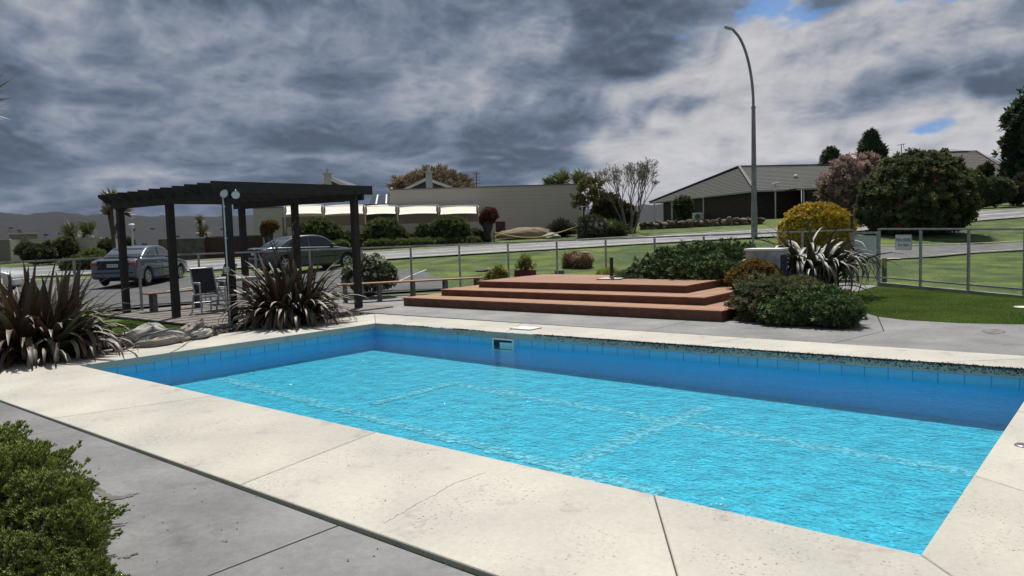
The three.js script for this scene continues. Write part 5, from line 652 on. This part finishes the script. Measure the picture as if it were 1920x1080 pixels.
  part('rear_bumper', box(.10, .24, 1.50, -2.215, .44, 0, .045), paint, g); part('bumper_strip', box(.02, .035, 1.46, -2.268, .50, 0), rub, g); part('front_bumper', box(.10, .22, 1.46, 2.215, .40, 0, .045), paint, g); part('underside', box(3.9, .1, 1.3, 0, .24, 0), rub, g); part('exhaust', bar(V(-2.1, .24, .45), V(-2.27, .23, .45), .035, .035, 10), chrome, g); part('boot_gap', box(.006, .3, 1.1, -2.223, .76, 0), rub, g);
  const pl = part('number_plate', box(.012, .115, .38, -2.232, .745, 0), mat(.6, .6, .58, .5), g);
  if (o.plate) { const cv = document.createElement('canvas'); cv.width = 256; cv.height = 80; const x = cv.getContext('2d'); x.fillStyle = '#d8d8d4'; x.fillRect(0, 0, 256, 80); x.fillStyle = '#1a1a20'; x.font = 'bold 66px sans-serif'; x.textAlign = 'center'; x.fillText(o.plate, 128, 63, 236); const t = new THREE.CanvasTexture(cv); t.colorSpace = THREE.SRGBColorSpace; const q = part('print', new THREE.PlaneGeometry(.37, .11).rotateY(-Math.PI / 2).translate(-2.239, .745, 0), new THREE.MeshStandardMaterial({ map: t, roughness: .5 }), pl); }
  part('badge', new THREE.CylinderGeometry(.04, .04, .012, 18).rotateZ(Math.PI / 2).translate(-2.205, .885, 0), chrome, g);
  return g;
}
const paintOf = (r, g, b) => phys(r, g, b, .32, { metalness: .35, clearcoat: 1, clearcoatRoughness: .06 });
sedan('parked_car', 'blue grey four door sedan parked with its rear to the pergola', -13.9, -29.2, Math.PI / 2, paintOf(.085, .115, .175), { plate: 'HKF433' });
sedan('parked_car', 'dark grey green sedan parked behind the bronze flax and shrub', -8.15, -30.8, .80, paintOf(.05, .07, .075));
sedan('parked_car', 'white car parked behind the large bronze flax', -18.6, -25.6, .15, paintOf(.62, .63, .62));
// ------------------------------------------------------------------ trees and planting beyond the fence
function limbs(list) { return merge(list.map(([a, b, r, r2]) => bar(a, b, r, r2, 7))); }
function tree(name, label, px, d, trunkR, blobs, layers, o = {}) {      // blobs as [column, row, half width, half height, (depth offset)]
  const f = T(px, d), bl = blobs.map(b => PB(f, b[0], b[1], d + (b[4] || 0), b[2], b[3], b[2] * d / FOCAL * .85)), t = thing(name, label, 'tree', f, 0, o.group);
  const fork = V(0, (bl[0].c.y - bl[0].r[1]) * .6 + .3, 0); part('trunk', limbs([[V(0, -.1, 0), fork, trunkR, trunkR * .75]]), o.bark || mBark, t); part('limbs', limbs(bl.flatMap(b => [[fork, b.c.clone().lerp(fork, .3), trunkR * .6, trunkR * .3], [b.c.clone().lerp(fork, .3), b.c.clone().add(V(b.r[0] * rr(-.5, .5), b.r[1] * .4, 0)), trunkR * .3, trunkR * .12], [b.c.clone().lerp(fork, .3), b.c.clone().add(V(b.r[0] * rr(-.5, .5), 0, b.r[2] * .4)), trunkR * .3, trunkR * .12]])), o.bark || mBark, t);
  if (o.core) part('inner_branches', lump(bl, o.core), mTwig, t); layers.forEach(l => foliage(t, l[0], bl, l[1], l[2], l[3], l[4], { minY: .12, ...(l[5] || {}) })); return t;
}
const palOlive = pal([.075, .095, .025], [.055, .075, .022], [.10, .115, .03], [.04, .055, .018]), palEver = pal([.05, .08, .032], [.075, .11, .04], [.04, .065, .03]);
tree('camellia_tree', 'big round glossy evergreen tree on the lawn beyond the sign', 1722, 38, .16, [[1720, 368, 92, 66], [1690, 400, 72, 36], [1762, 396, 54, 38], [1722, 324, 66, 36], [1660, 372, 40, 38], [1780, 366, 34, 40]], [['crown', 15000, .15, G_BROAD, pal([.085, .12, .04], [.115, .145, .048], [.065, .09, .03], [.17, .17, .05], [.10, .13, .05]), { rough: .26, ns: 4, stray: .06 }], ['blossom', 26, .13, G_BROAD, pal([.5, .03, .06]), { shell: [1, 1.05] }]], { core: .80 });
tree('blossom_tree', 'pink blossoming tree in front of the brick house', 1598, 53, .14, [[1595, 330, 44, 34], [1570, 350, 34, 28], [1625, 325, 32, 34], [1610, 355, 40, 24]], [['crown', 1900, .22, G_SMALL, pal([.46, .31, .28], [.36, .25, .22], [.55, .39, .36], [.22, .19, .12]), { rough: .3, shell: [.35, 1.05] }]]);
tree('conifer_tree', 'dark conifer rising behind the brick house and pink blossom', 1634, 88, .2, [[1634, 300, 18, 20], [1632, 280, 14, 16], [1646, 285, 9, 10], [1632, 262, 8, 13]], [['crown', 1600, .55, G_NEEDLE, palEver, { mtl: mNeedle, rough: .4 }]], { core: .6, group: 'conifers behind the houses' });
tree('conifer_tree', 'smaller dark conifer behind the brick house roof ridge', 1556, 86, .2, [[1556, 312, 15, 18], [1557, 296, 11, 14]], [['crown', 1000, .5, G_NEEDLE, palEver, { mtl: mNeedle, rough: .4 }]], { core: .6, group: 'conifers behind the houses' });
tree('evergreen_tree', 'tall dark evergreen tree beside the brown roofed house', 1960, 60, .3, [[1935, 230, 40, 42], [1950, 290, 52, 50], [1912, 275, 22, 14], [1930, 330, 44, 34], [1970, 210, 50, 50], [1898, 262, 10, 10]], [['crown', 4200, .42, G_BROAD, palEver, { rough: .35, shell: [.4, 1.05] }]], { core: .6 });
tree('small_tree', 'slender young tree in front of the brown roofed house', 1846, 62, .08, [[1846, 345, 15, 16], [1848, 322, 11, 13]], [['crown', 700, .26, G_SMALL, palOlive, { shell: [.3, 1] }]]);
tree('weeping_tree', 'brown weeping willow behind the beige building gable', 812, 68, .3, [[812, 340, 56, 20], [762, 350, 28, 16], [858, 348, 28, 16], [815, 360, 74, 18]], [['crown', 2500, .42, G_NARROW, pal([.26, .19, .13], [.20, .155, .10], [.32, .24, .165], [.15, .13, .08]), { shell: [.4, 1.05], up: -.7, rough: .25 }]], { bark: mPaleBark });
{ // the tree almost without leaves
  const f = T(1184, 46), t = thing('bare_tree', 'multi stemmed tree with bare twigs beside the beige building', 'tree', f), seg_ = [], tips = [];
  const grow = (p, dir, len, r, lev) => { const b = p.clone().addScaledVector(dir, len); seg_.push([p, b, r, r * .66]); if (lev === 0) { tips.push(b); return; } const n = lev > 3 ? 2 : rnd() < .5 ? 3 : 2; for (let i = 0; i < n; i++) { const d2 = dir.clone().add(V(rr(-.5, .5), rr(-.12, .34), rr(-.5, .5)).multiplyScalar(lev > 2 ? .72 : 1.0)).normalize(); grow(b, d2, len * rr(.66, .88), Math.max(.008, r * .66), lev - 1); } };
  for (let i = 0; i < 7; i++) { const a = i * .9; grow(V(Math.cos(a) * .22, -.1, Math.sin(a) * .22), V(Math.cos(a) * .34, 1, Math.sin(a) * .34).normalize(), 1.15, .06, 6); }
  part('trunk', limbs(seg_.filter(s => s[2] > .03)), mPaleBark, t); part('twigs', limbs(seg_.filter(s => s[2] <= .03)), mPaleBark, t);
  const im = new THREE.InstancedMesh(G_SMALL, mLeaf, tips.length * 2), m = new THREE.Matrix4(), c = new THREE.Color(); tips.forEach((p, i) => [0, 1].forEach(k => { const s = rr(.02, .055); m.compose(p.clone().add(V(rr(-.1, .1), rr(-.1, .1), rr(-.1, .1))), new THREE.Quaternion().setFromEuler(new THREE.Euler(rr(0, 6), rr(0, 6), 0)), V(s, s, s)); im.setMatrixAt(i * 2 + k, m); im.setColorAt(i * 2 + k, c.setRGB(.25, .22, .15).multiplyScalar(rr(.6, 1.4))); })); im.name = 'leaves'; im.userData.kind = 'stuff'; t.add(im);
}
{ // small sparse tree by the planter
  tree('small_tree', 'thin yellowish young tree growing from the square planter', 1098, 44.6, .07, [[1108, 362, 22, 20], [1090, 375, 18, 16], [1118, 345, 14, 14], [1100, 350, 18, 14]], [['crown', 300, .15, G_SMALL, pal([.19, .17, .06], [.15, .14, .05], [.24, .20, .08]), { shell: [.3, 1.05], rough: .3 }]]);
  tree('small_tree', 'little green tree in front of the brick house wall', 1281, 54, .05, [[1281, 384, 17, 14], [1283, 397, 14, 12]], [['crown', 700, .17, G_SMALL, pal([.08, .11, .035], [.06, .085, .03]), { shell: [.3, 1] }]]);
}
// heads of stiff narrow leaves on bare trunks
function rosette(parent, name, c, R, n, palette, droop = .2) {
  const g = leafGeo(1, 1, .045, 0, 0, .2), im = new THREE.InstancedMesh(g, mGloss, n), m = new THREE.Matrix4(), q = new THREE.Quaternion(), col = new THREE.Color(); for (let i = 0; i < n; i++) { const z = rr(-.55 - droop, 1), a = rr(0, 6.28), s = Math.sqrt(Math.max(0, 1 - z * z)), d = V(s * Math.cos(a), z, s * Math.sin(a)); q.setFromUnitVectors(V(1, 0, 0), d.normalize()); const k = R * rr(.7, 1.1); m.compose(c, q, V(k, R * 1.0, R * 1.0)); im.setMatrixAt(i, m); im.setColorAt(i, col.copy(palette[Math.floor(rnd() * palette.length)]).multiplyScalar(rr(.7, 1.3))); } im.name = name; im.userData.kind = 'stuff'; parent.add(im);
}
function cabbage(name, label, px, d, heads, palette, n = 170, cat = 'tree') { const f = T(px, d), t = thing(name, label, cat, f, 0, 'spiky leaved trees'); const hs = heads.map(h => [at(f, D(h[0], h[1], d)), h[2] * d / FOCAL]); const fork = V(hs[0][0].x * .3, Math.max(.2, hs[0][0].y * .45), hs[0][0].z * .3); part('trunk', limbs([[V(0, -.1, 0), fork, .12, .10], ...hs.map(h => [fork, h[0], .10, .08])]), mBark, t); hs.forEach(h => rosette(t, 'leaf_head', h[0], h[1], n, palette)); return t; }
const palYuc = pal([.13, .17, .05], [.19, .22, .08], [.09, .12, .04], [.24, .24, .11]), palDry = pal([.30, .22, .10], [.24, .17, .07], [.16, .14, .06], [.13, .16, .05]);
cabbage('yucca', 'pair of green yucca heads behind the square beige wall', 155, 50, [[132, 434, 22], [165, 428, 26]], palYuc, 230);
cabbage('cabbage_tree', 'shaggy cabbage tree rising behind the pergola end post', 218, 40, [[207, 372, 24], [232, 392, 26], [203, 395, 20]], palDry, 180); cabbage('yucca', 'brownish yucca head above the grey rendered wall', 379, 47, [[381, 432, 19], [375, 412, 12]], palDry, 160);
cabbage('cabbage_tree', 'group of green cabbage tree heads above the beige parapet', 1062, 60, [[1030, 342, 22], [1055, 338, 26], [1088, 337, 28], [1106, 345, 20], [1045, 350, 20]], palYuc, 260);
cabbage('cabbage_tree', 'tall cabbage tree whose dry leaf tips reach in from the side', -105, 12.5, [[-62, 172, 84], [-110, 120, 90]], palDry, 150);
// red topped pot plant, spiky grasses, hedge shrubs by the building
const sh = (name, label, px, d, bl, layers, o) => { const f = T(px, d); return shrub(name, label, f, bl.map(b => PB(f, b[0], b[1], d, b[2], b[3], b[2] * d / FOCAL * .8)), layers, { stem: .03, ...o }); };
const lf = (n, s, p, ex) => ['foliage', n, s, G_SMALL, p, { rough: .2, ns: 4, ...ex }], palHedge = pal([.085, .12, .034], [.11, .15, .042], [.06, .09, .03], [.15, .17, .05]), palLime = pal([.14, .19, .05], [.10, .15, .04], [.19, .22, .07]);
const hg = { group: 'shrubs along the beige building' };
sh('hedge_shrub', 'tall rounded green shrub between the pergola posts by the sails', 600, 46, [[598, 440, 40, 27], [625, 448, 22, 20]], [lf(2600, .16, palHedge)], hg); sh('hedge_shrub', 'rounded dark green shrub in front of the building doorway', 720, 46, [[720, 438, 38, 25], [700, 450, 30, 16]], [lf(2600, .16, palHedge)], hg); sh('hedge_shrub', 'large rounded shrub below the last shade sail', 840, 45.6, [[842, 432, 36, 24], [860, 440, 24, 18]], [lf(2600, .16, palHedge)], hg);
sh('hedge_shrub', 'small upright shrub between the two large rounded shrubs', 662, 46, [[662, 452, 22, 16], [665, 442, 8, 12]], [lf(900, .15, palHedge)], hg); sh('hedge_shrub', 'small pointed shrub below the shade sails', 795, 45.8, [[795, 438, 14, 16], [775, 450, 14, 10]], [lf(800, .15, palHedge)], hg); sh('hedge_shrub', 'small dark shrub beside the red topped pot plant', 890, 45.6, [[890, 444, 14, 12], [905, 448, 14, 9]], [lf(700, .14, palHedge)], hg);
for (const [px, l] of [[625, 'low lime green shrub beside the second parked car'], [712, 'low lime green shrub below the building doorway'], [765, 'low lime green shrub in the middle of the hedge row'], [815, 'low lime green shrub in front of the large rounded shrub'], [872, 'low lime green shrub at the end of the hedge row']]) sh('low_hedge_plant', l, px, 44.6, [[px - 14, 459 - (px - 750) * .026, 16, 8], [px + 12, 458 - (px - 750) * .026, 18, 8]], [lf(800, .13, palLime)], hg);
sh('pot_plant', 'red leafed potted plant against the beige weatherboards', 918, 45.5, [[917, 404, 14, 10], [912, 412, 12, 7]], [lf(420, .17, pal([.16, .035, .03], [.10, .03, .025], [.20, .10, .04]))], { core: .4, category: 'plant' });
{ const S = site('garden_urn', 'dark urn holding the red leafed plant by the building', 'urn', 918, 45.5), t = S.L(918, 412).y; part('urn', new THREE.LatheGeometry([[.0, 0], [.28, 0], [.24, .1], [.14, .3], [.30, .8], [.34, 1.1], [.26, 1.25], [.0, 1.2]].map(p => new THREE.Vector2(p[0], p[1] / 1.25 * t)), 18), mat(.05, .04, .04, .8), S.g); }
sh('pot_plant', 'orange leafed plant on a dark stand beside the board fence', 508, 45.3, [[506, 424, 15, 7], [500, 432, 10, 8]], [lf(380, .16, pal([.26, .15, .05], [.18, .10, .04], [.08, .08, .03]))], { core: .4, category: 'plant' });
{ const S = site('garden_urn', 'dark stand below the orange leafed plant', 'urn', 508, 45.3), t = S.L(506, 432).y; part('urn', new THREE.LatheGeometry([[.0, 0], [.35, 0], [.3, .15], [.2, .5], [.28, 1.0], [.2, 1.25], [.0, 1.2]].map(p => new THREE.Vector2(p[0], p[1] / 1.25 * t)), 16), mat(.05, .04, .04, .8), S.g); }
sh('white_flower_plant', 'strappy white flowering plant filling the square planter', 1115, 44.3, [[1108, 422, 26, 12], [1130, 430, 18, 14]], [['foliage', 900, .26, G_NARROW, palYuc, { shell: [.4, 1] }], ['flowers', 260, .13, G_SMALL, pal([.7, .7, .66]), { shell: [.9, 1.06] }]], { core: .4, category: 'plant' });
sh('grassy_plant', 'tufted green grassy plant under the bare tree', 1148, 44.4, [[1148, 434, 22, 10], [1162, 438, 14, 7]], [['foliage', 900, .32, G_NARROW, pal([.10, .15, .05], [.14, .19, .07]), { up: .6, shell: [.3, 1] }]], { core: .3, category: 'plant' });
sh('brown_shrub', 'large dark brown green shrub behind the planter at the wall end', 1146, 48, [[1140, 400, 30, 34], [1165, 410, 26, 28], [1125, 420, 20, 18]], [lf(2600, .17, pal([.075, .065, .03], [.055, .05, .025], [.10, .085, .04]))], {});
sh('low_shrub', 'dry spiky clump against the end of the beige wall', 1055, 46.6, [[1052, 434, 22, 12]], [['foliage', 420, .34, G_NARROW, pal([.05, .05, .03], [.08, .07, .04]), { up: .6, shell: [.2, 1] }]], { core: .3 });
const lg = { group: 'shrubs across the car park' }; sh('wall_shrub', 'rounded olive and yellow shrub between the two beige walls', 122, 46, [[122, 465, 24, 17], [108, 470, 16, 12]], [lf(1700, .15, pal([.09, .10, .03], [.06, .075, .025], [.20, .17, .05]))], lg); sh('wall_shrub', 'dark rounded shrub beside the slim bollard light', 205, 44.5, [[204, 466, 18, 14], [228, 462, 16, 14], [236, 458, 14, 10]], [lf(1700, .15, pal([.07, .075, .025], [.05, .055, .02], [.16, .13, .05]))], lg); sh('wall_shrub', 'bright green low shrub in front of the square beige wall', 178, 43.5, [[176, 478, 20, 8], [165, 482, 18, 7]], [lf(900, .15, palLime)], lg); sh('wall_shrub', 'dark low shrubs along the foot of the far left wall', 70, 44.5, [[72, 476, 30, 14], [50, 468, 18, 9], [90, 474, 10, 18]], [lf(1900, .15, pal([.06, .075, .03], [.045, .06, .025], [.12, .13, .05]))], lg); sh('wall_shrub', 'dark green hedge behind the blue sedan boot', 170, 38, [[150, 497, 34, 13], [190, 493, 26, 12]], [lf(1700, .14, palHedge)], lg);
const rg = { group: 'garden shrubs across the road' }; sh('garden_shrub', 'pale leaved shrub in front of the brown roofed house wall', 1868, 57, [[1866, 358, 28, 20], [1850, 368, 18, 14]], [lf(2200, .22, pal([.09, .12, .05], [.14, .17, .08], [.06, .08, .03]))], rg); sh('garden_shrub', 'green shrub behind the big round evergreen tree', 1828, 57, [[1826, 350, 16, 26], [1835, 372, 14, 14]], [lf(1300, .22, pal([.10, .13, .03], [.14, .16, .05]))], rg); sh('garden_shrub', 'reddish dark shrub at the foot of the tall evergreen tree', 1908, 57.5, [[1905, 360, 22, 18], [1925, 350, 20, 22]], [lf(1500, .22, pal([.09, .06, .035], [.06, .06, .03], [.14, .13, .07]))], rg);
renderer.render(scene, camera);
